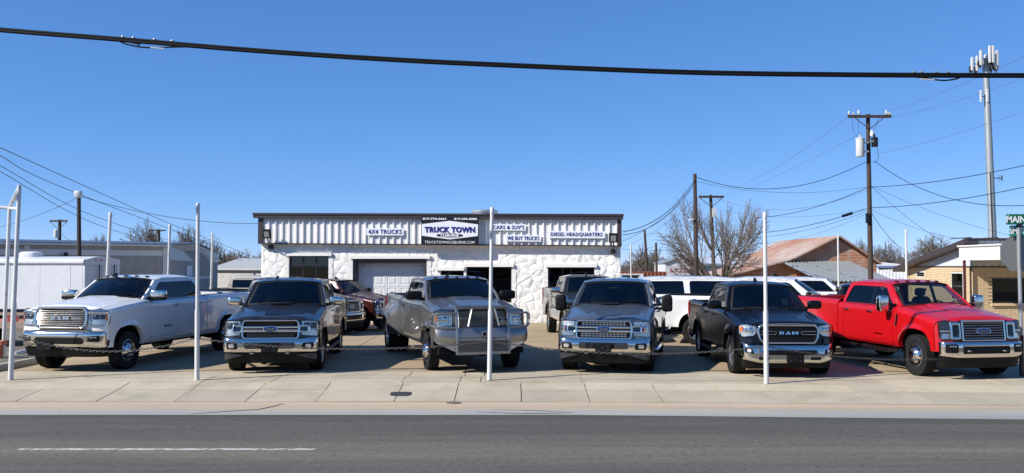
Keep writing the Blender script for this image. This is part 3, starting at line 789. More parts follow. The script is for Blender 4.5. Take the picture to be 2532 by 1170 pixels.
def front_hd(t, guard=False):
    fn = t.nose
    base_front(t, .54, .9, .42, 3.8, lambda z: .02+.06*sm(.80, .92, z)-.015*math.sin(PI*(z-.5)/.45))
    out = rpoly(sym([(.50, .905), (.585, .97), (.61, 1.12), (.595, 1.29), (.52, 1.365)]), .03)
    inn = rpoly(sym([(.475, .955), (.53, .99), (.555, 1.12), (.54, 1.26), (.48, 1.315)]), .025)
    t.patch('grille', inn, M['black'], -.01, rings=6)
    if not guard:
        t.ring('grille_frame', out, inn, M['chrome'], 0, .045)
        for k in range(9):
            z = .985+k*.036; hw = interp(z, (.955, .99, 1.12, 1.26, 1.315), (.47, .54, .565, .55, .48))
            t.bar('grille_bar', -hw, hw, z, .021, M['chrome'], .012, .018)
        t.ram(1.128, .075, .40, .045, M['alloy'])
        t.bar('grille_bar', -.50, -.25, 1.128, .03, M['chrome'], .03, .016); t.bar('grille_bar', .25, .50, 1.128, .03, M['chrome'], .03, .016)
        for sg in (-1, 1):
            t.bar('grille_wing', *sorted((sg*.58, sg*.975)), 1.245, .05, M['chrome'], .0, .03)
    else:
        t.ring('grille_frame', out, inn, t.pm, 0, .03)
        hexmesh(t, 'grille_mesh', -.50, .50, .985, 1.265, .026, M['guard'], .012, fn, .0055)
        t.ram(1.13, .10, .46, .02, M['lamp_dark'])
        t.bar('grille_bar', -.54, -.27, 1.13, .03, M['guard'], .015, .012); t.bar('grille_bar', .27, .54, 1.13, .03, M['guard'], .015, .012)
    for sg in (-1, 1):
        L_ = rpoly([(.645, 1.0), (.945, .985), (.972, 1.06), (.965, 1.20), (.90, 1.225), (.64, 1.215)], .025)
        am = rpoly([(.925, 1.08), (.968, 1.08), (.962, 1.19), (.925, 1.20)], .012)
        h = t.lamp(L_, amber=am, sg=sg, style=0 if not guard else 1)
        q = resample([(sg*y, z) for y, z in (L_ if sg > 0 else L_[::-1])], 48)
        o2 = [(y+(.018 if (y-sg*.81) > 0 else -.018), z+(.02 if z > 1.1 else -.02)) for y, z in q]
        t.ring('bezel', o2, q, M['chrome'] if not guard else M['lamp'], 0, .012, parent=h, N=60)
    if guard: return
    t.bumper('front_bumper', .545, .905, M['chrome'], None, top=lambda y: -.0-.03*sm(.5, .75, abs(y)), dip=lambda y: -.02*sm(.6, .9, abs(y)))
    bf = t.bump
    t.patch('intake', rpoly(sym([(.55, .60), (.58, .66), (.52, .735)]), .03), M['black'], .004, bf)
    grid_bars(t, 'intake_mesh', -.38, .38, .62, .72, 3, 14, M['lamp_dark'], .014, .007, bf)
    for sg in (-1, 1):
        q = rpoly([(.63, .655), (.86, .645), (.875, .77), (.66, .755)], .03); q = [(sg*y, z) for y, z in (q if sg > 0 else q[::-1])]
        o = t.patch('fog_pocket', q, M['gloss_black'], .004, bf)
        for k in range(3): t.patch('fog_lamp', t.oval(sg*(.70+.05*k), .735, .02, .012, 0), M['lamp'], .012, bf, parent=o, rings=2, N=12)
    fn2 = valance(t, .33, .56, M['black'], .06, .30)
    t.plate(.56, lambda y, z: bf(y, .56)-.015, y=-.30); t.tow(fn2, .50, .42)
def front_guard(t):
    front_hd(t, True); g = M['guard']; R = t.root
    bf = lambda y, z: -.045+.30*(1-(1-min(1, abs(y)/1.04)**4)**.25)
    # plate-steel bumper: faceted wings
    def prof(y):
        k = sm(.5, 1.03, abs(y)); return .60+.06*k, .93-.0*k
    m = MB()
    def f(u, v):
        y = -.985+1.97*u; z0, z1 = prof(y); z = z0+(z1-z0)*v
        s = bf(y, z)-.05*math.sin(PI*min(1, v*1.05))**.8
        return P(s, y, z)
    m.grid(f, 40, 10); m.grid(lambda u, v: f(u, 1)+P(.16*v, 0, .0), 40, 1)
    for sg in (0, 1): m.grid(lambda u, v: f(sg, u)+P(.32*v, 0, 0), 6, 3)
    bm_ = m.build('front_bumper', g, R, ang=30)
    m = MB()                                               # lower tread-plate apron
    for sg in (-1, 1):
        m.grid(lambda u, v: P(bf(.55+.42*u, .6)+.01, sg*(.55+.42*u), .60+.06*u-(.16-.14*u)*v), 8, 3)
    m.build('lower_wing', M['alloy'], R)
    t.patch('lower_intake', rrect(-.52, .52, .44, .69, .01), M['black'], .05, lambda y, z: -.07, N=60)
    hexmesh(t, 'lower_mesh', -.49, .49, .46, .67, .026, g, .065, lambda y, z: -.07, .0055)
    m = MB()
    for z in (.43, .705): m.tube([P(-.13, -.54, z), P(-.13, .54, z)], .028, 8)
    m.build('cross_tube', g, R)
    m = MB(); m.prism(rrect(-.05, .05, .77, .87, .008), [rrect(-.033, .033, .787, .853, .004)], lambda y, z: P(-.19, y, z), lambda y, z: P(-.1, y, z)); o = m.build('receiver', g, R)
    m = MB(); m.box(.14, .15, -.033, .033, .787, .853); m.build('receiver_hole', M['under'], o)
    for sg in (-1, 1):
        m = MB(); m.tube([P(-.09, sg*.55, .40), P(-.10, sg*.55, .70), P(-.05, sg*.55, 1.0), P(.02, sg*.55, 1.37)], .024, 8, flat=1.5, up=(0, 1, 0))
        m.build('guard_upright', g, R)
        m = MB(); m.tube([P(-.02, sg*.57, 1.245), P(-.01, sg*.80, 1.245), P(.05, sg*.98, 1.24), P(.14, sg*1.06, 1.20), P(.16, sg*1.07, 1.10), P(.14, sg*1.06, 1.0), P(.04, sg*.98, .955), P(-.02, sg*.80, .95), P(-.06, sg*.57, .95)], .022, 8)
        m.tube([P(.05, sg*.985, 1.24), P(.07, sg*1.0, 1.10), P(.04, sg*.985, .955)], .017, 8)
        m.build('lamp_guard', g, R)
        m = MB(); m.tube([P(-.10, sg*.33, .98), P(-.05, sg*.24, 1.35)], .022, 6, flat=1.6); m.build('guard_slat', M['alloy'], R)
    m = MB(); m.tube([P(-.02, -.56, 1.375), P(-.035, 0, 1.385), P(-.02, .56, 1.375)], .024, 8); m.build('guard_top', g, R)
    m = MB(); m.lathe([(.062, 0), (.062, .012), (.046, .016), (.046, .004), (.001, .004)], 20, Matrix.Translation(P(-.045, .42, 1.06)) @ Matrix.Rotation(PI/2, 4, 'Z').inverted()); m.build('guard_emblem', g, R)
    m = MB(); m.box(-.3, -.05, -.9, .9, .40, .55); m.build('skid_plate', M['under'], R)
def front_f(t, variant=None):
    variant = variant or t.opt.get('variant', 'chrome')
    fn = t.nose; base_front(t, .46, .73, .32, 5, lambda z: .005+.02*sm(.62, .74, z)-.012*math.sin(PI*(z-.44)/.3))
    out = rpoly(sym([(.545, .72), (.58, .76), (.59, .98), (.572, 1.075), (.535, 1.11)]), .018)
    inn = rpoly(sym([(.515, .752), (.545, .78), (.555, .97), (.538, 1.06), (.51, 1.082)]), .015)
    fr = M['chrome'] if variant == 'chrome' else M['guard']
    t.ring('grille_frame', out, inn, M['chrome'], .0, .03)
    t.patch('grille', inn, M['black'], -.012, rings=6)
    if variant == 'chrome':
        grid_bars(t, 'grille_mesh', -.46, .46, .995, 1.075, 2, 13, M['alloy'], .004, .009)
        grid_bars(t, 'grille_mesh', -.48, .48, .76, .85, 2, 13, M['alloy'], .004, .009)
    else:
        grid_bars(t, 'grille_mesh', -.48, .48, 1.0, 1.075, 5, 46, mat('bronze_mesh', (.022, .015, .010), .4, .5), .003, .0045)
        grid_bars(t, 'grille_mesh', -.48, .48, .76, .845, 6, 46, M['lamp_dark'], .003, .0045)
    t.bar('grille_bar', -.56, .56, .963, .055, M['chrome'], .006, .03)
    t.bar('grille_bar', -.56, .56, .885, .060, M['chrome'] if variant == 'chrome' else M['alloy'], .006, .03)
    t.badge(0, .925, .150, .034)
    for sg in (-1, 1):
        L_ = rpoly([(.62, .80), (.93, .775), (.962, .85), (.955, 1.08), (.62, 1.085)], .025)
        h = t.lamp(L_, sg=sg, style=0 if variant != 'chrome' else 1)
        q = rpoly([(.575, .845), (.76, .835), (.79, .87), (.79, .98), (.76, 1.015), (.575, 1.005)], .025); q2 = rpoly([(.60, .895), (.725, .885), (.745, .90), (.745, .955), (.725, .97), (.60, .962)], .015)
        q = [(sg*y, z) for y, z in q]; q2 = [(sg*y, z) for y, z in q2]
        if sg < 0: q, q2 = q[::-1], q2[::-1]
        t.ring('lamp_clamp', q, q2, M['chrome'], .005, .025, N=48)
        t.patch('clamp_inset', q2, M['gloss_black'], .006, rings=3, N=30)
        if variant == 'chrome':
            a = rpoly([(.80, .87), (.83, .87), (.83, .98), (.80, .98)], .01); a = [(sg*y, z) for y, z in (a if sg > 0 else a[::-1])]
            t.patch('marker_lamp', a, M['red_lens'], .012, rings=2, N=16, parent=h)
    t.bumper('front_bumper', .46, .728, M['chrome'] , None, top=lambda y: .02*sm(.62, .80, abs(y)))
    bf = t.bump
    for sg in (-1, 1):
        q = rpoly([(.64, .515), (.87, .515), (.885, .655), (.66, .645)], .03); q = [(sg*y, z) for y, z in (q if sg > 0 else q[::-1])]
        o = t.patch('fog_pocket', q, M['black'], .004, bf)
        t.patch('fog_lamp', rrect(sg*.775-.055, sg*.775+.055, .545, .620, .02), M['lamp'], .010, bf, parent=o, rings=3, N=24)
        t.patch('bumper_pad', rrect(sg*.37-.14, sg*.37+.14, .535, .645, .015), M['lamp_dark'], .006, bf, rings=3)
    t.patch('intake', rrect(-.50, .50, .525, .655, .02), M['black'], .002, bf, N=64)
    fv = valance(t, .23, .47, M['black'], .03)
    t.plate(.545, lambda y, z: bf(0, .55)-.015); t.tow(fv, .435, .36)
    for sg in (-1, 1):
        q = rpoly([(.52, .40), (.93, .29), (.93, .42), (.8, .43)], .02); q = [(sg*y, z) for y, z in (q if sg > 0 else q[::-1])]
        t.patch('corner_trim', q, M['lamp_dark'], .012, fv, rings=4)
def front_r(t):
    fn = t.nose; base_front(t, .30, .67, .42, 3.6, lambda z: .0+.03*sm(.5, .68, z)-.0*z)
    out = rpoly(sym([(.52, .70), (.60, .79), (.64, .95), (.60, 1.05), (.545, 1.09)]), .02)
    inn = rpoly(sym([(.495, .735), (.555, .80), (.585, .95), (.555, 1.022), (.52, 1.05)]), .018)
    t.ring('grille_frame', out, inn, M['chrome'], 0, .035); t.patch('grille', inn, M['black'], -.012, rings=6)
    for z in (.885, .945):
        for sg in (-1, 1): t.bar('grille_bar', *sorted((sg*.275, sg*.565)), z, .016, M['chrome'], .008, .014)
    for sg in (-1, 1):
        m = MB(); m.tube([P(fn(sg*.275, z)-.015, sg*.275+sg*dy, z) for z, dy in ((.885, 0), (.90, -.02), (.93, -.02), (.945, 0))], .008, 6); m.build('grille_link', M['chrome'], t.root)
    t.ram(.915, .062, .38, .012, M['chrome'])
    t.bar('grille_lip', -.56, .56, 1.075, .03, M['guard'], .015, .022, zc=.02)
    for sg in (-1, 1):
        L_ = rpoly([(.645, .91), (.70, .855), (.90, .83), (.945, .90), (.945, 1.05), (.90, 1.075), (.635, 1.075)], .02)
        am = rpoly([(.885, .93), (.94, .93), (.94, 1.02), (.895, 1.04)], .02)
        t.lamp(L_, amber=am, sg=sg, style=1)
        q = rpoly([(.70, .70), (.93, .67), (.97, .73), (.95, .80), (.74, .80)], .03); q = [(sg*y, z) for y, z in (q if sg > 0 else q[::-1])]
        t.patch('side_vent', q, M['gloss_black'], .006, rings=4)
    t.bumper('front_bumper', .315, .665, M['chrome'], None, top=lambda y: .05*sm(.75, .98, abs(y)), dip=lambda y: .06*sm(.55, .95, abs(y)))
    bf = t.bump
    t.patch('intake', rpoly(sym([(.52, .475), (.57, .52), (.54, .575)]), .02), M['black'], .004, bf, N=64)
    for sg in (-1, 1):
        q = rpoly([(.70, .49), (.86, .51), (.885, .56), (.86, .62), (.73, .58)], .03); q = [(sg*y, z) for y, z in (q if sg > 0 else q[::-1])]
        o = t.patch('fog_pocket', q, M['black'], .004, bf); t.patch('fog_lamp', t.oval(sg*.80, .555, .035, .035, 0), M['lamp'], .012, bf, parent=o, rings=3, N=20)
        q = rrect(sg*.52-.11, sg*.52+.11, .375, .435, .03); t.patch('tow_slot', q, M['black'], .004, bf, rings=3)
    valance(t, .20, .35, M['black'], .06)
    t.plate(.40, lambda y, z: bf(0, .42)-.02, y=.10)
def front_sd(t):
    fn = t.nose; base_front(t, .47, .78, .36, 4.2, lambda z: -.01-.012*math.sin(PI*(z-.46)/.34))
    out = rrect(-.50, .50, .80, 1.235, .03); inn = rrect(-.455, .455, .835, 1.195, .02)
    t.ring('grille_frame', out, inn, M['chrome'], 0, .035); t.patch('grille', inn, M['black'], -.012, rings=6, N=64)
    for k in range(7): t.bar('grille_bar', -.445, .445, .862+k*.051, .030, M['dark_chrome'], .004, .018)
    t.badge(.0, 1.005, .165, .03)
    for sg in (-1, 1):
        L_ = rpoly([(.67, .815), (.88, .80), (.925, .84), (.925, 1.18), (.88, 1.225), (.67, 1.225)], .03)
        h = t.lamp(L_, sg=sg, style=0)
        q = rrect(.52, .74, .83, 1.20, .04); q2 = rrect(.555, .69, .90, 1.12, .03); q = [(sg*y, z) for y, z in q]; q2 = [(sg*y, z) for y, z in q2]
        if sg < 0: q, q2 = q[::-1], q2[::-1]
        t.ring('lamp_clamp', q, q2, M['chrome'], .006, .03, N=56); t.patch('clamp_inset', q2, M['gloss_black'], .004, rings=3, N=30)
        t.bar('lamp_strip', *sorted((sg*.74, sg*.915)), 1.01, .045, M['chrome'], .006, .02)
        a = rpoly([(.89, .9), (.925, .9), (.925, 1.16), (.89, 1.18)], .01); a = [(sg*y, z) for y, z in (a if sg > 0 else a[::-1])]
        t.patch('marker_lamp', a, M['smoke'], .010, rings=2, N=20, parent=h)
    t.bumper('front_bumper', .47, .785, M['chrome'], None, dip=lambda y: .03*sm(.6, .95, abs(y)))
    bf = t.bump
    t.patch('intake', rrect(-.53, .53, .545, .70, .015), M['black'], .004, bf, N=64)
    t.bar('bumper_strip', -.52, .52, .715, .035, M['chrome'], .006, .02, bf)
    for sg in (-1, 1):
        q = rrect(sg*.75-.12, sg*.75+.12, .565, .745, .03); o = t.patch('fog_pocket', q, M['black'], .004, bf)
        for k in range(3): t.patch('fog_lamp', t.oval(sg*(.69+.05*k), .70, .017, .017, 0), M['lamp'], .01, bf, parent=o, rings=2, N=14)
        t.patch('tow_eye', t.oval(sg*.40, .605, .045, .02, 0), M['chrome'], .016, bf, rings=3, N=20, bulge=.03)
    valance(t, .25, .48, M['black'], .02)
def make_truck(kind, front, *a, **kw):
    t = Truck(kind, 'pickup_truck' if not kw.get('suv') else 'sport_utility_vehicle', *a, **kw)
    t.body(); t.cab(); t.mirrors(); t.wheels(); front(t)
    return t
PT = {'white': paint('white_paint', (.80, .78, .74), 0, .3), 'bronze': paint('bronze_black_paint', (.026, .022, .019), .5, .34),
      'granite': paint('granite_grey_paint', (.20, .197, .19), .65, .34), 'blue': paint('slate_blue_paint', (.150, .168, .188), .65, .34),
      'black': paint('black_paint', (.004, .004, .005), 0, .25, .2, .2), 'red': paint('red_paint', (.44, .004, .007), 0, .35, .5, .3),
      'maroon': paint('maroon_paint', (.045, .006, .006), .3, .3), 'darkblue': paint('dark_blue_paint', (.012, .016, .028), .3, .3),
      'taupe': paint('taupe_paint', (.034, .030, .026), .4, .35), 'beige': paint('beige_paint', (.42, .38, .31), .1, .35),
      'clean': paint('bright_white_paint', (.74, .725, .69), 0, .3), 'charcoal': paint('charcoal_paint', (.03, .031, .034), .5, .35)}
def trucks():
    mk = make_truck; cat = 'pickup truck'
    t = mk('hd', front_hd, (-9.49, 18.65), -9.5, 'white crew cab pickup with a barred chrome grille, first from the left', cat, TG, PT['white'], 1.02, cablamps=True, fin=-.42, mirror='wide', mirror_mat=M['chrome'], mirror_low=True, rim='dually', tw=.25, rimr=.235, wsm=M['ws_dark'], handle=M['chrome'])
    for sg in (-1, 1):
        m = MB(); m.blob(P(1.78, sg*.55, 1.575), (.12, .09, .014), 3, 6); m.build('hood_vent', M['black'], t.root)
        lettering('RAM', .05, .30, lambda p: P(1.93-p.x*sg if sg > 0 else 1.93+p.x, sg*(t.yo(1.93, .83)+.002+p.z), .83+p.y) if False else P(2.45+sg*p.x, sg*(t.yo(2.45, .83)+.004+p.z), .83+p.y), M['black'], t.root, 'side_lettering', off=0)
    t = mk('f', front_f, (-5.01, 18.46), 4.9, 'dark bronze black crew cab pickup with a fine mesh grille and oval badge', cat, TG, PT['bronze'], 1.01, rim='twin', mirror_mat=M['chrome'], handle=M['chrome'], fin=-.30, fin_mat=PT['bronze'], variant="dark", wsm=M['ws_dark'])
    t.step(M['black'])
    t = mk('hd', front_guard, (-.62, 18.70), 16.8, 'metallic grey dual rear wheel pickup with a steel grille guard', cat, TG, PT['granite'], 1.01, dually=True, cablamps=True, fin=-.18, mirror='wide', rim='dually', tw=.235, rimr=.23, wsm=M['ws_dark'], wo=.02)
    t = mk('f', lambda t: front_f(t, 'chrome'), (1.89, 18.48), -12.6, 'slate blue crew cab pickup with ribbed roof and tall towing mirrors', cat, TG, PT['blue'], 1.005, rim='spoke', mirror='tow', ribs=True, fin=-.30, fin_mat=PT['blue'])
    t.step(M['chrome'])
    t = mk('r', front_r, (5.54, 17.78), -1.3, 'glossy black crew cab pickup with an open black grille framed in chrome', cat, TG, PT['black'], .985, rim='five', fin=.0, wsm=M['ws_dark'], mirror_mat=PT['black'])
    t.step(M['black'])
    t = mk('sd', front_sd, (9.32, 17.54), 9.0, 'bright red crew cab pickup with chrome bar grille, last on the right', cat, TG, PT['red'], .955, cablamps=True, fin=None, whip=True, mirror='tow', mirror_mat=M['chrome'], rim='dually', tw=.25, rimr=.25, handle=M['chrome'], belt_mat=M['black'], front_tint=M['light_tint'], far_tint=M['clear'], rear_tint=M['clear'], lamp_base='lamp_dark')
    t.step(M['black'], r=.08)
    for sg in (1, -1):
        m = MB(); y = lambda s, z: sg*(t.yo(s, z)+.004)
        m.grid(lambda u, v: P(1.60+.08*u-.04*v, y(1.6, 1.05+.24*v)+sg*.010*math.sin(PI*u), 1.02+.26*v), 4, 6); m.build('fender_vent', M['gloss_black'], t.root)
        m = MB(); m.grid(lambda u, v: P(2.15+.34*u, y(2.2, .80)+sg*.002, .79+.022*v), 4, 1); m.build('side_badge', M['dark_chrome'], t.root)
    t = mk('sd', front_sd, (2.5, 25.3), 4, 'taupe grey pickup by the wall, half hidden behind the slate blue one', cat, TG, PT['taupe'], .97, mirror_mat=M['chrome'], rim='twin', rocker=PT['beige'], wsm=M['ws_dark'])
    t = mk('sd', front_sd, (-5.15, 28.9), 64, 'dark blue pickup facing right behind the bronze black one', cat, TG, PT['darkblue'], .92, rim='twin')
    t = mk('sd', front_sd, (-4.15, 31.0), 66, 'maroon pickup facing right, nearest the garage door', cat, TG, PT['maroon'], .88, rim='twin')
    t = mk('f', front_f, (-11.27, 41.6), 180, 'old beige pickup parked nose away beyond the left corner of the shop', cat, TG, PT['beige'], .95, variant="dark")
    t = mk('f', front_f, (10.3, 25.1), 76, 'white pickup parked sideways between the slate blue and black pickups', cat, TG, PT['clean'], 1.0, rim='five', variant='dark', ra=4.98)
    ss = 'sport utility vehicles in the back row'
    t = mk('f', front_f, (9.6, 29.6), 84, 'white sport utility vehicle with dark side glass behind the sideways white pickup', 'suv', ss, PT['clean'], .98, suv=True, rim='multi', variant="dark")
    t = mk('f', front_f, (14.6, 35.6), 84, 'white sport utility vehicle farthest back, its windshield above the red bed', 'suv', ss, PT['clean'], .93, suv=True, rim='multi', variant="dark")
    t = mk('r', front_r, (11.2, 28.3), -18, 'small black pickup behind the bed of the red one', cat, TG, PT['charcoal'], .86, mirror_mat=M['chrome'], rim='five')
    t = mk('f', front_f, (8.0, 47.0), 70, 'white sport utility vehicle far off by the bare tree', 'suv', ss, PT['clean'], .86, suv=True, rim='multi', variant="dark")
# ================================================================= setting
def bend(x): return -.06*max(0, x-1)                      # the kerb line swings a little towards the camera on the right
def gm(): 
    pass
M['asphalt'] = mat('asphalt', (.09, .089, .085), .85)
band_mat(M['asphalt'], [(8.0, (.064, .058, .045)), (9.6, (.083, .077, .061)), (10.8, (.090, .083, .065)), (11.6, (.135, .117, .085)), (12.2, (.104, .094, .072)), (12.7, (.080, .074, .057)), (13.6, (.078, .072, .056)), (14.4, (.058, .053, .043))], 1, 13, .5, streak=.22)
M['gutter'] = mat('gutter_concrete', (.4, .38, .33), .9)
band_mat(M['gutter'], [(14.2, (.28, .28, .26)), (14.75, (.33, .32, .285)), (15.1, (.40, .32, .225)), (15.6, (.47, .36, .24)), (16.0, (.42, .35, .25))], 1, 40, .3, streak=.10)
def concrete(n, c, sec, sc2=.7): return noisy(mat(n, c, .88), .10, 1.6, 10, bump=.25, bscale=30, second=sec, sc2=sc2, th=(.48, .74), bd=.008)
M['walk'] = concrete('walk_concrete', (.445, .378, .272), (.37, .33, .24))
M['apron'] = concrete('apron_concrete', (.40, .342, .252), (.335, .30, .225))
M['lot'] = concrete('lot_concrete', (.355, .265, .16), (.27, .20, .125), .45)
M['dark'] = mat('asphalt_patch', (.03, .03, .03), .8); noisy(M['dark'], .4, 20, bump=.4)
M['paintline'] = noisy(mat('lane_paint', (.50, .475, .42), .75), .25, 15, second=(.15, .135, .11), sc2=9, th=(.44, .62))
M['gravel'] = noisy(mat('gravel', (.13, .12, .105), .95), .5, 30, bump=.8, bscale=45, second=(.20, .17, .12), sc2=1.2)
M['grass_ground'] = noisy(mat('dry_grass_ground', (.19, .165, .10), .95), .35, 3, bump=.5, bscale=20, second=(.12, .12, .06), sc2=.3)
def sheet(name, x0, x1, y0, y1, z0, z1, m, nx=40, ny=1, th=.02, parent=None, be=(1, 1)):
    b = MB(); b.grid(lambda u, v: Vector((x0+(x1-x0)*u, (y0+(y1-y0)*v)+bend(x0+(x1-x0)*u)*(be[0]+(be[1]-be[0])*v), z0+(z1-z0)*v)), nx, ny)
    return b.build(name, m, parent, ang=0)
def setting():
    b = MB(); b.box(-3000, 3000, 17.2, 5000, -.5, -.09); b.box(-3000, 3000, -3000, 17.2, -.8, -.32); tag(b.build('ground', M['grass_ground'], ang=0), kind='structure')
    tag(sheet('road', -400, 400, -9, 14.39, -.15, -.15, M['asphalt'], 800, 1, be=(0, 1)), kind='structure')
    tag(sheet('gutter', -60, 60, 14.37, 15.92, -.146, -.172, M['gutter'], 120, 2), kind='structure')
    # lane line
    b = MB(); b.box(-6.45, -2.57, 11.66, 11.76, -.149, -.146); tag(b.build('lane_line', M['paintline'], ang=0), kind='structure')
    b = MB(); b.box(-20, -11.5, 11.66, 11.76, -.149, -.146); b.box(8.0, 12, 11.5, 11.63, -.149, -.146); tag(b.build('lane_line', M['paintline'], ang=0), kind='structure')
    # sidewalk and driveway apron, slab by slab
    base = MB(); base.grid(lambda u, v: Vector((-40+80*u, 15.9+3.0*v+bend(-40+80*u), -.185+.14*sm(0, .5, v))), 80, 6)
    wk = base.build('pavement', M['under'], ang=0); tag(wk, kind='structure')
    rnd = random.Random(4)
    X = [-40, -30, -22, -14.5, -12.2, -10.3, -8.83, -7.4, -6.02, -4.75, -3.5, -2.1, -1.03, .17, 1.39, 2.68, 3.87, 5.1, 6.3, 7.35, 10.5, 14, 20, 30, 40]
    TONES = {}
    for key, c, s_ in (('walk', (.445, .378, .272), (.31, .268, .18)), ('apron', (.40, .342, .252), (.275, .245, .17))):
        TONES[M[key].name] = [concrete(key+'_concrete_tone', tuple(v*k for v in c), tuple(v*k for v in s_), .9) for k in (.93, 1.0, 1.05)]
    def slab(x0, x1, rows, m, sk=0):
        b = MB(); g = .008; n = max(1, int((x1-x0)/.6)); dz = rnd.uniform(-.004, .004)
        vs = []; nr = len(rows)
        for i in range(n+1):
            for j, (y, z) in enumerate(rows):
                x = x0+g+(x1-x0-2*g)*i/n; yy = y+(g if j == 0 else (-g if j == nr-1 else 0)); vs.append((x+sk*(yy-16), yy+bend(x), z+dz))
        fs = [(i*nr+j, (i+1)*nr+j, (i+1)*nr+j+1, i*nr+j+1) for i in range(n) for j in range(nr-1)]
        b.add(vs, fs); k = len(vs)
        ring = [i*nr for i in range(n+1)]+[n*nr+j for j in range(1, nr)]+[i*nr+nr-1 for i in range(n-1, -1, -1)]+[j for j in range(nr-2, 0, -1)]
        vs2 = [Vector(vs[i])-Vector((0, 0, .05)) for i in ring]
        b.v += [tuple(p) for p in vs2]; b.f += [(ring[i], ring[(i+1) % len(ring)], k+(i+1) % len(ring), k+i) for i in range(len(ring))]
        return b.build('slab', rnd.choice(TONES[m.name]), wk, ang=0)
    for a, c in zip(X, X[1:]):
        slab(a, c, [(15.92, -.162), (16.0, -.155), (16.82, -.075)], M['apron'])
        slab(a, c, [(16.82, -.075), (17.32, -.008)], M['walk'])
    X2 = [-11.2, -8.9, -6.05, -4.7, -2.15, -1.02, -.62, 1.38, 3.85, 5.15, 7.2, 9.4, 13, 20, 30, 40]
    for a, c in zip(X2, X2[1:]):
        slab(a, c, [(17.32, -.008), (18.25, 0)], M['walk']); slab(a+.05, c+.05, [(18.25, 0), (19.0, .002)], M['walk'])
    # lot slabs
    lot = MB(); lot.box(-10.9, 60, 18.9, 75, -.3, -.03); lo = lot.build('lot', M['under'], ang=0); tag(lo, kind='structure')
    ys = [19.0, 22.6, 26.4, 30.2, 34, 38, 44, 52, 62, 74.9]; xs = [-10.85, -7.6, -4.3, -1.0, 2.2, 5.5, 8.8, 12.1, 16, 22, 30, 44, 59.9]
    for y0, y1 in zip(ys, ys[1:]):
        for x0, x1 in zip(xs, xs[1:]):
            d = rnd.uniform(-.003, .003); g = .012
            b = MB(); yb0 = bend(x0) if y0 == 19 else 0; yb1 = bend(x1) if y0 == 19 else 0
            vs = [(x0+g, y0+g+yb0, d), (x1-g, y0+g+yb1, d), (x1-g, y1-g, d), (x0+g, y1-g, d)]
            b.add(vs+[(x, y, -.035) for x, y, z in vs], [(0, 1, 2, 3), (0, 4, 5, 1), (1, 5, 6, 2), (2, 6, 7, 3), (3, 7, 4, 0)]); b.build('slab', M['lot'], lo, ang=0)
    # patches, lid, cracks
    b = MB(); b.prism([(x, y) for x, y in rpoly([(-2.23, 16.28), (-1.87+.02, 16.28), (-1.84, 16.60), (-2.25, 16.60)], .12)], [], lambda x, y: Vector((x, y, -.155+(y-16)*.0976+.008)), lambda x, y: Vector((x, y, -.155+(y-16)*.0976-.01)))
    tag(b.build('asphalt_patch', M['dark'], ang=0), 'small black oblong asphalt patch on the driveway apron', 'patch')
    b = MB(); b.lathe([(.13, -.01), (.13, .008), (.11, .011), (.001, .011)], 24, Matrix.Translation((-1.03, 15.75, -.165)) @ Matrix.Rotation(PI/2, 4, 'X'))
    tag(b.build('valve_cover', noisy(mat('rusty_cover', (.16, .12, .085), .8), .3, 12), ang=0), 'small round dark cover in the gutter below the apron', 'cover')
    for pts, wd in (([(-5.2, 14.45), (-4.7, 14.75), (-4.25, 14.95), (-4.1, 15.3), (-4.0, 15.7)], .05), ([(-.6, 14.7), (.1, 14.5), (.8, 14.48)], .04), ([(-.3, 14.95), (.4, 14.85), (1.0, 14.6), (.2, 14.55)], .035)):
        b = MB(); vs = []
        for i, p in enumerate(pts):
            a = Vector(pts[max(0, i-1)]); c = Vector(pts[min(len(pts)-1, i+1)]); d = (c-a).normalized(); nn = Vector((-d.y, d.x))*wd*(.5 if 0 < i < len(pts)-1 else .15)
            z = -.146-.026*(p[1]-14.37)/1.55+.004
            vs += [(p[0]+nn.x, p[1]+nn.y, z), (p[0]-nn.x, p[1]-nn.y, z)]
        b.add(vs, [(2*i, 2*i+1, 2*i+3, 2*i+2) for i in range(len(pts)-1)]); tag(b.build('crack', M['dark'], ang=0), kind='structure')
    # left gravel yard and the kerb end
    b = MB(); b.grid(lambda u, v: Vector((-70+59.1*u, 17.3+60*v, -.005+.025*math.sin(9*u)*math.sin(23*v)*(v < .98)*(.03 < v))), 60, 40); tag(b.build('gravel_yard', M['gravel']), kind='structure')
    b = MB(); b.tube([(-11.0, 20.5, .03), (-11.0, 18.7, .03), (-11.0, 17.9, .02), (-11.3, 17.5, -.03), (-12.2, 17.35, -.06)], [.14, .14, .14, .12, .09], 8, flat=.8, up=(0, 0, 1)); tag(b.build('kerb', M['walk']), kind='structure')
    # dry weeds along the kerb end
    b = MB(); r = random.Random(9)
    for i in range(900):
        x = -11.35-abs(r.gauss(0, .35)) if i < 700 else r.uniform(-16, -11.3); y = r.uniform(17.7, 20.2) if i < 700 else r.uniform(17.6, 21); h = r.uniform(.03, .12); a = r.uniform(0, 6.28); l = r.uniform(0, .06)
        d = Vector((math.cos(a), math.sin(a), 0)); p = Vector((x, y, -.03)); q = Vector((-d.y, d.x, 0))*.006
        b.add([p-q, p+q, p+d*l+Vector((0, 0, h))], [(0, 1, 2)])
    tag(b.build('weeds', mat('weeds', (.14, .13, .05), .9), ang=0, weld=False), kind='stuff')
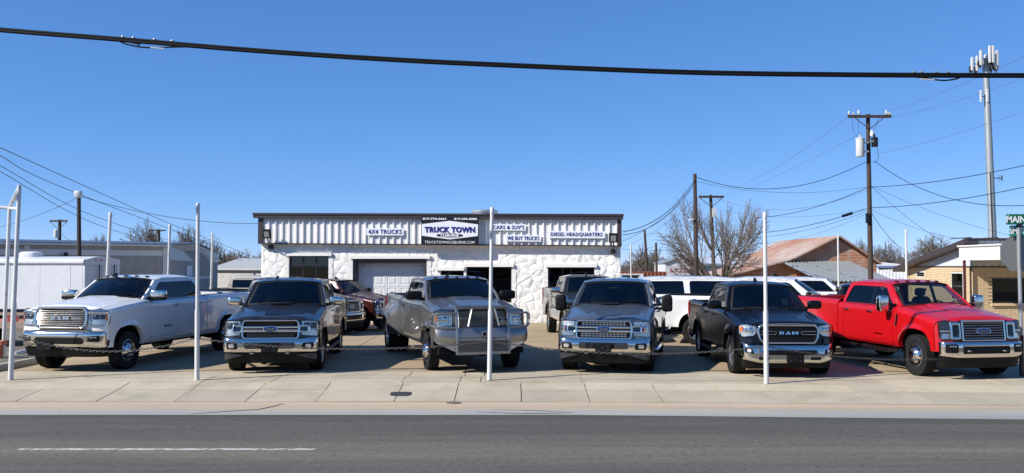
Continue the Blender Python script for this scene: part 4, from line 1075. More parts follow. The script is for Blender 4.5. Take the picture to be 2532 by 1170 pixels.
# ================================================================= the shop
M['stone'] = noisy(mat('white_stone', (.83, .805, .745), .8), .06, 5, 8, bump=.7, bscale=9, bd=.025)
M['mortar'] = noisy(mat('painted_mortar', (.78, .755, .70), .9), .1, 6, bump=.3, bscale=30)
M['quoin'] = noisy(mat('white_painted_block', (.80, .775, .715), .8), .08, 6, bump=.3, bscale=20)
M['sheetmetal'] = noisy(mat('white_sheet_metal', (.82, .80, .765), .42), .06, 1.2, second=(.55, .54, .53), sc2=.9, th=(.55, .8), stretch=(3, 3, .3))
M['brown'] = noisy(mat('brown_trim', (.050, .036, .036), .4), .12, 3)
M['frame'] = mat('dark_frame', (.02, .017, .016), .4)
M['shopglass'] = glass('shop_glass', (.10, .11, .11), ior=1.5)
M['doorwhite'] = noisy(mat('door_panel_white', (.66, .66, .66), .45), .04, 2)
M['sign_white'] = noisy(mat('sign_white', (.78, .79, .82), .4), .03, 2)
M['sign_black'] = mat('sign_black', (.008, .008, .010), .35)
M['sign_blue'] = mat('sign_blue', (.010, .014, .17), .4)
M['letter_white'] = mat('letter_white', (.82, .82, .82), .5)
FL = at(645, 797, 36.0); FR = at(1535, 797, 34.6)
FU = Vector((FR.x-FL.x, FR.y-FL.y, 0)); FLEN = FU.length; FU.normalize(); FN = Vector((FU.y, -FU.x, 0))   # outward normal
def fuz(px, py):             # facade coordinates of a photo pixel
    d = at(px, py, 1)-Vector((0, 0, CH)); o = Vector((0, 0, CH)); p0 = Vector((FL.x, FL.y, 0))
    t = (p0-o).dot(FN)/d.dot(FN); p = o+d*t
    return ((p-p0).dot(FU), p.z)
def clip(poly, nx, nz, c):   # keep nx*x+nz*z <= c
    out = []
    for i in range(len(poly)):
        a, b = poly[i-1], poly[i]; da = nx*a[0]+nz*a[1]-c; db = nx*b[0]+nz*b[1]-c
        if (da <= 0) != (db <= 0):
            t = da/(da-db); out.append((a[0]+(b[0]-a[0])*t, a[1]+(b[1]-a[1])*t))
        if db <= 0: out.append(b)
    return out
def shop():
    B = empty('shop_building', (FL.x, FL.y, 0), math.atan2(FU.y, FU.x), 'long low shop with white stone front and ribbed white metal band above', 'building')
    W = FLEN; D = 14.0
    # local: x along the facade, -y towards the street, z up
    def L(u, z, o=0): return Vector((u, -o, z))
    zs = lambda u: interp(u, (0, W), (3.13, 3.00))     # underside of the metal band
    ops = {}
    def op(n, x0, x1, y0, y1):
        a = fuz(x0, y1); b = fuz(x1, y1); c = fuz((x0+x1)/2, y0); ops[n] = (a[0], b[0], max(0, a[1]) if y1 < 795 else 0, c[1])
    op('w1', 714, 812, 633, 762); op('garage', 872, 1055, 640, 800); op('door', 1089, 1147, 669, 800); op('w2', 1153, 1265, 660, 748); op('w3', 1355, 1470, 661, 750)
    O = [ops[k] for k in ('w1', 'garage', 'door', 'w2', 'w3')]
    # backing wall with openings
    zt = 3.28
    m = MB(); m.prism([(0, 0), (W, 0), (W, zt-.25), (0, zt)], [[(a, max(.02, c)), (b, max(.02, c)), (b, d), (a, d)] for a, b, c, d in O], lambda x, z: L(x, z, .010), lambda x, z: L(x, z, -.25))
    m.box(0, .25, .25, D, 0, zt); m.box(W-.25, W, .25, D, 0, zt-.25); m.box(0, W, D-.25, D, 0, zt-.2)
    m.build('wall', M['mortar'], B, ang=0)
    m = MB(); m.box(-.02, W+.02, .05, D, 3.72, 3.80); m.build('roof', M['sheetmetal'], B)
    # stones: irregular cells clipped to each stretch of wall
    rects = []; q = .17; prev = 0
    def top(x0, x1): return min(zs(x0), zs(x1))
    rects.append((0, O[0][0]-q, 0, None)); rects.append((O[0][1]+q, O[1][0]-q, 0, None)); rects.append((O[1][1]+q, O[2][0]-.1, 0, None))
    rects.append((O[3][1]+q, O[4][0]-q, 0, None)); rects.append((O[4][1]+q, W, 0, None))
    rects.append((O[0][0]-q, O[0][1]+q, O[0][3]+.13, None)); rects.append((O[1][0]-q, O[1][1]+q, O[1][3]+.13, None))
    rects.append((O[2][0]-.1, O[3][0]-.08, O[2][3]+.11, None)); rects.append((O[3][0]-.08, O[3][1]+q, O[3][3]+.13, None)); rects.append((O[4][0]-q, O[4][1]+q, O[4][3]+.13, None))
    rects.append((O[0][0]-q, O[0][1]+q, 0, O[0][2]-.1)); rects.append((O[3][0]-.08, O[3][1]+q, 0, O[3][2]-.1)); rects.append((O[4][0]-q, O[4][1]+q, 0, O[4][2]-.1))
    rnd = random.Random(12); pts = []; gx = .42; gz = .27
    for i in range(int(W/gx)+3):
        for j in range(14):
            pts.append((i*gx+rnd.uniform(-.22, .22)+(.21 if j % 2 else 0)-.3, j*gz+rnd.uniform(-.14, .14)-.12, rnd.random()))
    cells = []
    for x0, x1, z0, z1 in rects:
        for px, pz, rr in pts:
            if not (x0-.6 < px < x1+.6 and z0-.6 < pz < (z1 or 3.3)+.6): continue
            poly = [(x0, z0), (x1, z0), (x1, z1 if z1 else zs(x1)+.02), (x0, z1 if z1 else zs(x0)+.02)]
            for qx, qz, _ in pts:
                dx, dz = qx-px, qz-pz
                if (dx or dz) and dx*dx+dz*dz < 1.7: poly = clip(poly, dx, dz, (qx*qx+qz*qz-px*px-pz*pz)/2)
                if len(poly) < 3: break
            if len(poly) < 3: continue
            A = abs(sum(poly[i-1][0]*poly[i][1]-poly[i][0]*poly[i-1][1] for i in range(len(poly))))/2
            if A > .006: cells.append((A, poly))
    cells.sort(key=lambda c: -c[0]); rest = MB()
    for k, (A, poly) in enumerate(cells):
        cx = sum(p[0] for p in poly)/len(poly); cz = sum(p[1] for p in poly)/len(poly)
        R_ = [(cx+(p[0]-cx)*1.0, cz+(p[1]-cz)*1.0) for p in dense(poly, .28)]
        r2 = [(cx+(x-cx)*rnd.uniform(.80, .98), cz+(z-cz)*rnd.uniform(.80, .98)) for x, z in R_]
        h = rnd.uniform(.010, .021); ta, tb = rnd.uniform(-.06, .06), rnd.uniform(-.07, .07); n = len(R_)
        # points: rim, jittered shoulder, two off-centre high points
        vs = [L(x+rnd.uniform(-.006, .006), z+rnd.uniform(-.006, .006), .007) for x, z in R_]+[L(x, z, max(.0125, h*rnd.uniform(.65, 1.05)+ta*(x-cx)+tb*(z-cz))) for x, z in r2]
        vs.append(L(cx+rnd.uniform(-.05, .05), cz+rnd.uniform(-.04, .04), h*rnd.uniform(.85, 1.25)))
        fs = [(i, (i+1) % n, n+(i+1) % n, n+i) for i in range(n)]+[(n+i, n+(i+1) % n, 2*n) for i in range(n)]
        if k < 300:
            b = MB(); b.add(vs, fs); b.build('stone', M['stone'], B, ang=40)
        else: rest.add(vs, fs)
    if rest.v: tag(rest.build('small_stones', M['stone'], B, ang=28), kind='stuff')
    # jamb blocks and lintels
    lint = [(708, 821), (866, 1064), (1079, 1148), (1148, 1271), (1349, 1476)]
    for i, (a, b, c, d) in enumerate(O):
        l0, l1 = fuz(lint[i][0], 650)[0], fuz(lint[i][1], 650)[0]
        m = MB(); m.box(l0, l1, -.10, .02, d, d+.125); m.build('lintel', M['quoin'], B)
        if c > .1: m = MB(); m.box(a-.08, b+.08, -.10, .05, c-.09, c); m.build('sill', M['quoin'], B)
        for s_, x0, x1 in ((0, a-(q if i != 3 else .08), a), (1, b, b+(q if i not in (2,) else .03))):
            z = max(0, c); kk = 0
            while z < d-.02:
                hh = min(.20, d-z); jx = .02 if kk % 2 else 0
                m = MB(); m.box(x0-(jx if s_ == 0 else 0)+.003, x1-.003+(jx if s_ else 0), -.028-.006*(kk % 3), .02, z+.004, z+hh-.004); m.build('jamb_block', M['quoin'], B); z += hh; kk += 1
    # windows with dark glass, and a dim room behind
    def window(i, nm, bars):
        a, b, c, d = O[i]
        f = MB(); t_ = .045
        f.prism([(a, c), (b, c), (b, d), (a, d)], [[(a+t_, c+t_), (b-t_, c+t_), (b-t_, d-t_), (a+t_, d-t_)]], lambda x, z: L(x, z, -.10), lambda x, z: L(x, z, -.17))
        fr = f.build(nm, M['frame'], B, ang=0)
        for k in range(bars): 
            x = a+(b-a)*(k+1)/(bars+1); g = MB(); g.box(x-.025, x+.025, .10, .17, c+t_, d-t_); g.build('mullion', M['frame'], fr, ang=0)
        for k in range(bars+1):
            x0 = a+(b-a)*k/(bars+1)+.03; x1 = a+(b-a)*(k+1)/(bars+1)-.03; g = MB(); g.box(x0, x1, .13, .136, c+t_-.01, d-t_+.01); g.build('pane', M['shopglass'], fr, ang=0)
    window(0, 'window', 2); window(3, 'window', 0); window(4, 'window', 1); window(2, 'entrance_door', 0)
    m = MB(); m.box(.3, W-.3, 3.6, 3.7, 0, 3.3); m.box(.3, W-.3, .3, 3.6, .0, .02); m.box(.3, W-.3, .3, 3.6, 3.28, 3.30); m.build('interior_wall', M['interior'], B)
    for x in (O[0][0]+.5, O[0][0]+.9, O[4][0]+.6):
        m = MB(); m.box(x, x+.05, 1.1, 1.15, 0, 2.9); m.build('shelf_post', M['alloy'], B)
    # overhead door: recessed frame, five rows of raised panels
    a, b, c, d = O[1]; rec = .42
    m = MB(); m.box(a, a+.10, .02, rec, 0, d-.002); m.box(b-.10, b, .02, rec, 0, d-.002); m.box(a+.10, b-.10, .02, rec, d-.16, d-.002); m.build('door_frame', M['brown'], B)
    m = MB(); m.box(a+.1, b-.1, rec, rec+.03, 0, d); gd = m.build('garage_door', M['doorwhite'], B, ang=0)
    rows = 5; colsn = 5; hh = (d-.16)/rows; wwid = (b-a-.2)/colsn
    for r in range(rows):
        for k in range(colsn):
            x0 = a+.1+k*wwid; z0 = r*hh; p = MB()
            loops = [(.004, .0, 0), (.004, .022, 0), (.085, .022, 0), (.10, .008, 0), (.125, .008, 0), (.15, .022, 0)]
            vs = []
            for ins, o, _ in loops: vs += [Vector((x, rec-o, z)) for x, z in ((x0+ins, z0+ins*.8), (x0+wwid-ins, z0+ins*.8), (x0+wwid-ins, z0+hh-ins*.8), (x0+ins, z0+hh-ins*.8))]
            fs = [(q_*4+i, q_*4+(i+1) % 4, q_*4+4+(i+1) % 4, q_*4+4+i) for q_ in range(len(loops)-1) for i in range(4)]+[tuple(range(20, 24))]
            p.add(vs, fs); p.build('door_panel', M['doorwhite'], gd, ang=0)
    # metal band: ribbed sheets, brown cap, trims
    off = .19; z1 = lambda u: interp(u, (0, W), (4.16, 4.03))
    u0, u1 = fuz(655, 570)[0], fuz(1527, 570)[0]
    pitch = (fuz(916, 570)[0]-fuz(899, 570)[0]); pitch = (u1-u0)/50; x = u0; n = 0
    while x < u1-.01:
        xe = min(u1, x+3*pitch); prof = []; xx = x
        for k in range(3):
            if xx >= xe-.01: break
            p = pitch; prof += [(xx, .0), (xx+p*.30, .0), (xx+p*.32, .008), (xx+p*.36, .008), (xx+p*.38, 0), (xx+p*.70, 0), (xx+p*.76, .058), (xx+p*.93, .058)]; xx += p
        prof.append((xe, .0)); m = MB(); e = .003*(n % 2)
        m.grid(lambda u, v: Vector((prof[int(round(u*(len(prof)-1)))][0]+.001*(1-2*u), -off-prof[int(round(u*(len(prof)-1)))][1]-e, zs(prof[int(round(u*(len(prof)-1)))][0])+.03+(z1(0)-zs(0)-.03)*v)), len(prof)-1, 1)
        m.build('metal_panel', M['sheetmetal'], B, ang=20); x = xe; n += 1
    def sloped(nm, x0, x1, o0, o1, h0, h1, ref, mt):
        m = MB(); vs = [Vector((x, -o, ref(x)+h)) for x in (x0, x1) for o in (o0, o1) for h in (h0, h1)]
        m.add(vs, [(0, 1, 3, 2), (4, 6, 7, 5), (0, 4, 5, 1), (2, 3, 7, 6), (0, 2, 6, 4), (1, 5, 7, 3)]); return m.build(nm, mt, B, ang=0)
    sloped('roof_cap', -.22, W+.10, .02, off+.17, .005, .135, z1, M['brown']); sloped('roof_cap', -.24, W+.12, .02, off+.20, .137, .21, z1, M['brown'])
    sloped('corner_trim', -.06, u0-.003, -.2, off+.055, .0, .002+1.05, zs, M['brown']); sloped('corner_trim', u1+.003, W+.04, -.2, off+.055, .0, .002+1.05, zs, M['brown'])
    sloped('bottom_trim', u0, u1, off-.02, off+.065, -.01, .035, zs, M['brown']); sloped('soffit', -.05, W+.03, -.02, off-.025, .0, .02, zs, M['sheetmetal'])
    sloped('band_backing', u0, u1, -.2, off-.02, .02, 1.03, zs, M['brown'])
    # left side of the shop: metal siding
    m = MB(); m.box(-.05, .02, .2, D, 3.2, 4.3); m.box(W-.02, W+.03, .2, D, 2.95, 4.05); m.build('side_siding', M['sheetmetal'], B)
    # roof vent drum
    a_ = fuz(1160, 525)[0]; b_ = fuz(1212, 525)[0]
    m = MB(); m.lathe([(.52, -.5), (.52, .02), (.56, .03), (.56, .10), (.50, .12), (.001, .13)], 28, Matrix.Translation(((a_+b_)/2, 1.6, 4.42)) @ Matrix.Rotation(PI/2, 4, 'X')); m.build('roof_vent', mat('galvanised', (.42, .44, .44), .4, .6), B)
    # ---- signs
    def world(u, z, o): return Vector((FL.x, FL.y, 0))+FU*u+FN*o+Vector((0, 0, z))
    def sign(x0, y0, x1, y1, txt, label, th=.05, fs=.60, out=.06):
        a = fuz(x0, y1); b = fuz(x1, y0); w_, h_ = b[0]-a[0], b[1]-a[1]
        c = world((a[0]+b[0])/2, (a[1]+b[1])/2, off+out)
        S_ = empty('sign', c, math.atan2(FU.y, FU.x), label, 'sign', 'lettered signs on the shop band')
        S_.rotation_euler.y = math.atan2(.13, W)
        m = MB(); m.prism(rrect(-w_/2, w_/2, -h_/2, h_/2, .02), [], lambda x, z: Vector((x, -th, z)), lambda x, z: Vector((x, 0, z))); m.build('board', M['sign_white'], S_, ang=0)
        if txt: lettering(txt, h_*fs, w_*.90, lambda p: Vector((p.x, -th-.006-p.z, p.y)), M['sign_blue'], S_, ext=.005, off=h_*.012, sp=1.12)
        return S_, w_, h_
    sign(911, 565, 1002, 583, '4X4 TRUCKS', 'narrow white sign reading 4X4 TRUCKS in blue letters')
    sign(1217, 555, 1302, 571, "CARS & SUV'S", "narrow white sign reading CARS & SUV'S, upper one of a pair")
    sign(1252, 582, 1339, 598, 'WE BUY TRUCKS', 'narrow white sign reading WE BUY TRUCKS, lower one of a pair')
    sign(1356, 572, 1496, 590, 'DIESEL HEADQUARTERS', 'widest narrow white sign, reading DIESEL HEADQUARTERS')
    S_, w_, h_ = sign(1047, 537, 1187, 605.5, '', 'large black and white main sign reading TRUCK TOWN CLEBURNE', th=.09, out=.17)
    S_.children[0].data.materials.clear(); S_.children[0].data.materials.append(M['sign_black'])
    f = lambda o: (lambda p: Vector((p.x, -.09-o-p.z, p.y)))
    def sp(n, pts, o, mt):
        m = MB(); m.prism([(x*w_/2, z*h_/2) for x, z in pts], [], lambda x, z: Vector((x, -.09-o, z)), lambda x, z: Vector((x, -.09+.0+o*.2, z))); return m.build(n, mt, S_, ang=0)
    sp('white_field', [(-.98, -.38), (0, -.63), (.98, -.38), (.98, .45), (0, .70), (-.98, .45)], .006, M['sign_white'])
    sp('oval_field', [(.47*math.cos(2*PI*k/32), -.35+.145*math.sin(2*PI*k/32)) for k in range(32)], .012, M['sign_black'])
    def tx(t, cx, cz, hh, ww, o, mt, **k): lettering(t, hh*h_/2, ww*w_/2, lambda p: Vector((p.x+cx*w_/2, -.09-o-p.z, p.y+cz*h_/2)), mt, S_, **k)
    tx('TRUCK TOWN', 0, .06, .42, 1.76, .016, M['sign_blue'], ext=.004, off=.012, sp=1.08)
    tx('CLEBURNE', 0, -.35, .19, .64, .02, M['letter_white'], ext=.004, off=.004, sp=1.1)
    tx('TRUCKTOWNCLEBURNE.COM', 0, -.84, .19, 1.74, .010, M['letter_white'], ext=.004, off=0, sp=1.1)
    tx('817-774-2661', -.54, .84, .15, .82, .010, M['letter_white'], ext=.004, off=.004, sp=1.1); tx('817-296-8382', .55, .84, .15, .80, .010, M['letter_white'], ext=.004, off=.004, sp=1.1)
    # ---- floodlights on stalks at both ends of the band
    for (px, py, lb) in ((672, 582, 'black floodlight on the left end of the metal band'), (1516, 592, 'black floodlight on the right end of the metal band')):
        u, z = fuz(px, py); F = empty('floodlight', world(u, z, .55), math.atan2(FU.y, FU.x), lb, 'floodlight', 'floodlights on the shop')
        R_ = Matrix.Rotation(math.radians(20), 4, 'X')
        m = MB(); m.box(-.15, .15, -.02, .10, -.14, .20, R_); m.box(-.17, .17, .02, .05, -.16, .22, R_); h = m.build('housing', M['frame'], F, ang=0)
        m = MB(); m.box(-.10, .10, -.028, -.021, -.09, .14, R_); m.build('lens', mat('flood_glass', (.35, .36, .36), .12), h, ang=0)
        m = MB(); m.tube([(0, .06, -.10), (0.02, .12, -.30), (0, .30, -.40), (0, .52, -.47)], .028, 8); m.box(-.09, .09, .42, .55, -.56, -.40); m.build('bracket', M['frame'], F)
    return B
# ================================================================= posts, chains, poles, wires, trees, neighbours
M['post'] = noisy(mat('white_painted_pipe', (.60, .595, .57), .45), .06, 3, second=(.34, .22, .14), sc2=5, th=(.63, .72))
M['chain'] = noisy(mat('chain_steel', (.09, .087, .084), .5, .6), .3, 20)
M['wood'] = noisy(mat('pole_wood', (.055, .036, .027), .85), .35, 5, stretch=(4, 4, .25), bump=.4, bscale=30)
M['wire'] = mat('wire_black', (.004, .004, .0045), .7, spec=.2)
M['greywire'] = mat('wire_grey', (.07, .075, .08), .6)
M['galv'] = noisy(mat('galvanised_steel', (.36, .38, .38), .45, .5), .12, 3, stretch=(1, 1, .2))
M['can'] = noisy(mat('transformer_grey', (.55, .56, .54), .4), .06, 2)
M['bark'] = noisy(mat('bark', (.085, .068, .055), .9), .3, 8)
M['twig'] = mat('twigs', (.15, .122, .098), .9)
M['insul'] = mat('porcelain', (.62, .62, .60), .25)
M['rust'] = noisy(mat('rusty_orange_paint', (.40, .11, .045), .75), .25, 7, second=(.55, .42, .36), sc2=5, th=(.52, .62))
def catenary(a, b, sag, n=24): return [a.lerp(b, i/n)-Vector((0, 0, sag*4*(i/n)*(1-i/n))) for i in range(n+1)]
def wire(pts, r, label, mt=None, name='overhead_wire'):
    m = MB(); m.tube(pts, r, 5, cap=False); o = m.build(name, mt or M['wire'], ang=60, weld=False); return tag(o, label, 'wire', 'overhead wires')
def through(pts):            # smooth curve through points
    out = []; P_ = [pts[0]]+list(pts)+[pts[-1]]
    for i in range(1, len(P_)-2):
        p0, p1, p2, p3 = P_[i-1:i+3]
        for k in range(10):
            t = k/10; out.append(.5*((2*p1)+(p2-p0)*t+(2*p0-5*p1+4*p2-p3)*t*t+(3*p1-p0-3*p2+p3)*t**3))
    return out+[pts[-1]]
def post(x, y, h, label, r=.036, base=1.38, lean=(0, 0), z=0):
    e = empty('post', (x, y, z), 0, label, 'post', 'white pipe posts round the lot'); lx, ly = lean
    m = MB(); m.tube([(0, 0, 0), (lx*base/h, ly*base/h, base)], r*1.3, 12); m.build('sleeve', M['post'], e)
    m = MB(); m.tube([(lx*base/h, ly*base/h, base), (lx, ly, h)], r, 12); m.build('pipe', M['post'], e)
    m = MB(); m.lathe([(r*1.15, -.09), (r*1.15, .0), (r*.9, .025), (.001, .035)], 12, Matrix.Translation((lx, ly, h)) @ Matrix.Rotation(PI/2, 4, 'X')); m.build('cap', M['post'], e)
    return e
LINK = []
def chain(a, b, sag, label):
    e = empty('chain', a, 0, label, 'chain', 'chains slung between the posts'); d = b-a
    n = max(4, int((d.length+sag*sag*2)/.067)); pts = [p-a for p in catenary(a, b, sag, n)]
    if not LINK:
        m = MB(); l, w_ = .033, .014
        m.tube([(l*math.cos(t)+math.copysign(.010, math.cos(t))*.6, w_*math.sin(t)*1.3, 0) for t in [2*PI*k/12 for k in range(13)]], .0068, 5, cap=False, up=(0, 0, 1)); LINK.append(m.mesh('link', M['chain'], 60))
    for i in range(n):
        p, q = pts[i], pts[i+1]; o = bpy.data.objects.new('link', LINK[0]); COL.objects.link(o); o.parent = e; o.location = (p+q)/2
        t = (q-p).normalized(); o.rotation_mode = 'QUATERNION'; R = t.to_track_quat('X', 'Z'); o.rotation_quaternion = R @ Matrix.Rotation(PI/2*(i % 2)+.3, 3, 'X').to_quaternion()
    return e
def insulator(m, p, h=.16, r=.05): m.lathe([(r*.4, 0), (r, .03), (r*.6, .05), (r, .08), (r*.6, .10), (r*.8, .13), (.001, h)], 10, Matrix.Translation(p) @ Matrix.Rotation(PI/2, 4, 'X'))
def utility_pole(px_top, py_top, px_bot, Y, label, r=.13, arm=0, braces=True, brown=True, tilt_y=0):
    t = at(px_top, py_top, Y); b = at(px_bot, 690, Y); b2 = b+(b-t)*((b.z-0)/(t.z-b.z)); b2.z = -.1
    e = empty('utility_pole', (b2.x, Y, -.1), 0, label, 'utility pole', 'wooden utility poles'); d = t-b2
    m = MB(); m.tube([(0, 0, 0), tuple(d)], [r*1.15, r*.82], 10); m.build('pole', M['wood'], e)
    if arm:
        z = d.z-.14; m = MB(); m.box(d.x-arm, d.x+arm, -r-.12, -r-.01, z-.07, z+.07); m.build('crossarm', M['wood'], e, ang=0)
        if braces:
            for sg in (-1, 1):
                m = MB(); m.tube([(d.x+sg*.75, -r-.06, z-.06), (d.x+sg*.05, -r-.05, z-.62)], .022, 5); m.build('brace', M['wood'], e)
    return e, d
TWIG = [.008]
def limbs(rnd, p, d, length, r, lev, maxlev, out, spread=.55, up=.12, kids=(3, 4)):
    n = 4; q = p; dd = d.normalized(); rr = r
    path = [q]; radii = [rr]
    for i in range(n):
        dd = (dd+Vector((rnd.gauss(0, .10), rnd.gauss(0, .10), rnd.gauss(0, .06)+up*.35))).normalized()
        q = q+dd*length/n; rr = r*(1-.45*(i+1)/n); path.append(q); radii.append(max(TWIG[0], rr))
        if lev < maxlev and i >= (1 if lev else 2):
            for k in range(1 if rnd.random() < .6 else 2):
                a = rnd.uniform(0, 2*PI); s = dd.orthogonal().normalized(); s.rotate(Matrix.Rotation(a, 3, dd))
                limbs(rnd, q, (dd*(1-spread*.5)+s*spread*rnd.uniform(.7, 1.3)), length*rnd.uniform(.52, .78), rr*.62, lev+1, maxlev, out, spread, up, kids)
    out.append((lev, path, radii))
    if lev < maxlev:
        for k in range(2):
            a = rnd.uniform(0, 2*PI); s = dd.orthogonal().normalized(); s.rotate(Matrix.Rotation(a, 3, dd))
            limbs(rnd, q, (dd+s*spread*rnd.uniform(.4, 1.0)), length*rnd.uniform(.6, .8), rr*.85, lev+1, maxlev, out, spread, up, kids)
def tree_meshes(seed, h, nlimb=6, trunk=.16, spread=.6, maxlev=4, thick=.012):
    rnd = random.Random(seed); out = []; th = h*trunk; TWIG[0] = thick
    tp = [Vector((0, 0, -.1)), Vector((rnd.gauss(0, .05), 0, th*.5)), Vector((rnd.gauss(0, .1), 0, th))]
    for k in range(nlimb):
        a = 2*PI*k/nlimb+rnd.uniform(-.3, .3); el = rnd.uniform(.35, 1.3)
        limbs(rnd, tp[2]-Vector((0, 0, rnd.uniform(0, th*.25))), Vector((math.cos(a)*math.cos(el), math.sin(a)*math.cos(el), math.sin(el))), h*rnd.uniform(.30, .38), h*.020, 1, maxlev, out, spread)
    T = MB(); T.tube(tp, [h*.038, h*.032, h*.028], 8, cap=False); Cr = MB()
    for lev, path, radii in out:
        if lev <= 1: T.tube(path, radii, 6, cap=False)
        else: Cr.tube(path if lev < 4 else path[::2], (radii if lev < 4 else radii[::2]), 4 if lev < 3 else 3, cap=False)
    zs_ = [p[2] for p in Cr.v]; xs_ = [p[0] for p in Cr.v]
    return T, Cr, max(zs_), max(xs_)-min(xs_)
TREES = {}
def tree(kind, x, y, h, wdt, label, rz=0, z=0):
    if kind not in TREES:
        T, Cr, hz, wx = tree_meshes(*kind); TREES[kind] = (T.mesh('trunk', M['bark'], 50, weld=False), Cr.mesh('crown', M['twig'], 0, weld=False), hz, wx)
    tm, cm, hz, wx = TREES[kind]
    e = empty('bare_tree', (x, y, z), rz, label, 'tree', 'bare winter trees'); sx = wdt/wx; sz = h/hz
    for nm, me in (('trunk', tm), ('crown', cm)):
        o = bpy.data.objects.new(nm, me); COL.objects.link(o); o.parent = e; o.scale = (sx, sx, sz)
    return e
def woods(px0, px1, py_top, Y, seed, label=None, rough=1.0):
    kind = (31, 8, 7, .12, .62, 3, .035); rnd = random.Random(seed)
    if kind not in TREES:
        T, Cr, hz, wx = tree_meshes(*kind); TREES[kind] = (T.mesh('trunk', M['bark'], 50, weld=False), Cr.mesh('crown', M['twig'], 0, weld=False), hz, wx)
    tm, cm, hz, wx = TREES[kind]; src = [(v.co.copy()) for me in (tm, cm) for v in me.vertices]; fs = [tuple(p.vertices) for p in tm.polygons]; n0 = len(tm.vertices); fs += [tuple(i+n0 for i in p.vertices) for p in cm.polygons]
    a = at(px0, py_top, Y); b = at(px1, py_top, Y); m = MB(); n = max(4, int((b.x-a.x)/1.5))
    for k in range(n*2):
        x = rnd.uniform(a.x, b.x); y = Y+rnd.uniform(-3, 14); h = (a.z-rnd.uniform(0, 1)*a.z*.30*rough)*(y/Y if y > Y else 1); s = h/hz; ang = rnd.uniform(0, 6.28); c, sn = math.cos(ang), math.sin(ang); w_ = rnd.uniform(.8, 1.2)*s
        m.add([(x+(v.x*c-v.y*sn)*w_, y+(v.x*sn+v.y*c)*w_, v.z*s) for v in src], fs)
    # low brush closes the foot of the wood
    for k in range(int((b.x-a.x)*60)):
        x = rnd.uniform(a.x, b.x); y = Y+rnd.uniform(-4, 12); h = rnd.uniform(.5, a.z*.62); d = Vector((rnd.gauss(0, .5), rnd.gauss(0, .5), h)); q = Vector((rnd.uniform(.02, .05), .0, 0))
        p = Vector((x, y, rnd.uniform(0, .5))); m.add([p-q, p+q, p+d+q*.3, p+d-q*.3], [(0, 1, 2, 3)])
    return tag(m.build('woodland', M['twig'], ang=0, weld=False), kind='stuff')
def box_obj(name, x0, x1, y0, y1, z0, z1, mt, parent=None, loc=None): m = MB(); m.box(x0, x1, y0, y1, z0, z1); return m.build(name, mt, parent, ang=0)
def wallq(name, a, b, z0a, z1a, z0b, z1b, th, mt, parent=None):   # thick wall between two ground points (world), sloping top
    a = Vector((a[0], a[1], 0)); b = Vector((b[0], b[1], 0)); d = (b-a).normalized(); n = Vector((d.y, -d.x, 0))*th
    vs = [a+Vector((0, 0, z0a)), b+Vector((0, 0, z0b)), b+Vector((0, 0, z1b)), a+Vector((0, 0, z1a))]; vs += [v-n for v in vs]
    m = MB(); m.add(vs, [(0, 1, 2, 3), (7, 6, 5, 4), (0, 4, 5, 1), (1, 5, 6, 2), (2, 6, 7, 3), (3, 7, 4, 0)]); return m.build(name, mt, parent, ang=0)
def courses(name, a, b, z0, z1, bh, bl, mt, parent, th=.012, gap=.012, seed=1, z1b=None, skip=()):
    # brick courses laid over a wall face, joined (too small to pick apart)
    a = Vector((a[0], a[1], 0)); b = Vector((b[0], b[1], 0)); L_ = (b-a).length; d = (b-a).normalized(); n = Vector((d.y, -d.x, 0)); rnd = random.Random(seed); m = MB(); k = 0; z = z0
    while z < max(z1, z1b or z1)-.01:
        x = -(bl/2 if k % 2 else 0)
        while x < L_:
            x0, x1 = max(0, x), min(L_, x+bl-gap); top_ = z1+((z1b or z1)-z1)*(x0/L_)
            hit = any(s0-.02 < (x0+x1)/2 < s1+.02 and u0-.02 < z+bh/2 < u1+.02 for s0, s1, u0, u1 in skip)
            if x1-x0 > .03 and z+bh < top_ and not hit:
                o = th+rnd.uniform(-.004, .004); vs = []
                for (xx, zz) in ((x0, z), (x1, z), (x1, z+bh-gap), (x0, z+bh-gap)): vs.append(a+d*xx+n*o+Vector((0, 0, zz)))
                for (xx, zz) in ((x0, z), (x1, z), (x1, z+bh-gap), (x0, z+bh-gap)): vs.append(a+d*xx+Vector((0, 0, zz)))
                m.add(vs, [(0, 1, 2, 3), (0, 4, 5, 1), (1, 5, 6, 2), (2, 6, 7, 3), (3, 7, 4, 0)])
            x += bl
        z += bh; k += 1
    return tag(m.build(name, mt, parent, ang=0, weld=False), kind='stuff')
def ribs(name, a, b, z0, z1a, z1b, pitch, mt, parent, h=.03, off=.01):
    # sheet of ribbed metal between two ground points
    a = Vector((a[0], a[1], 0)); b = Vector((b[0], b[1], 0)); L_ = (b-a).length; d = (b-a).normalized(); n = Vector((d.y, -d.x, 0)); m = MB(); x = 0; vs = []
    while x < L_:
        for dx, o in ((0, 0), (.55, 0), (.65, h), (.9, h)):
            xx = min(L_, x+dx*pitch); vs.append((xx, o+off))
        x += pitch
    vs.append((L_, off)); P_ = []
    for xx, o in vs:
        for z in (z0, z1a+(z1b-z1a)*xx/L_): P_.append(a+d*xx+n*o+Vector((0, 0, z)))
    m.add(P_, [(2*i, 2*i+2, 2*i+3, 2*i+1) for i in range(len(vs)-1)]); return m.build(name, mt, parent, ang=20)
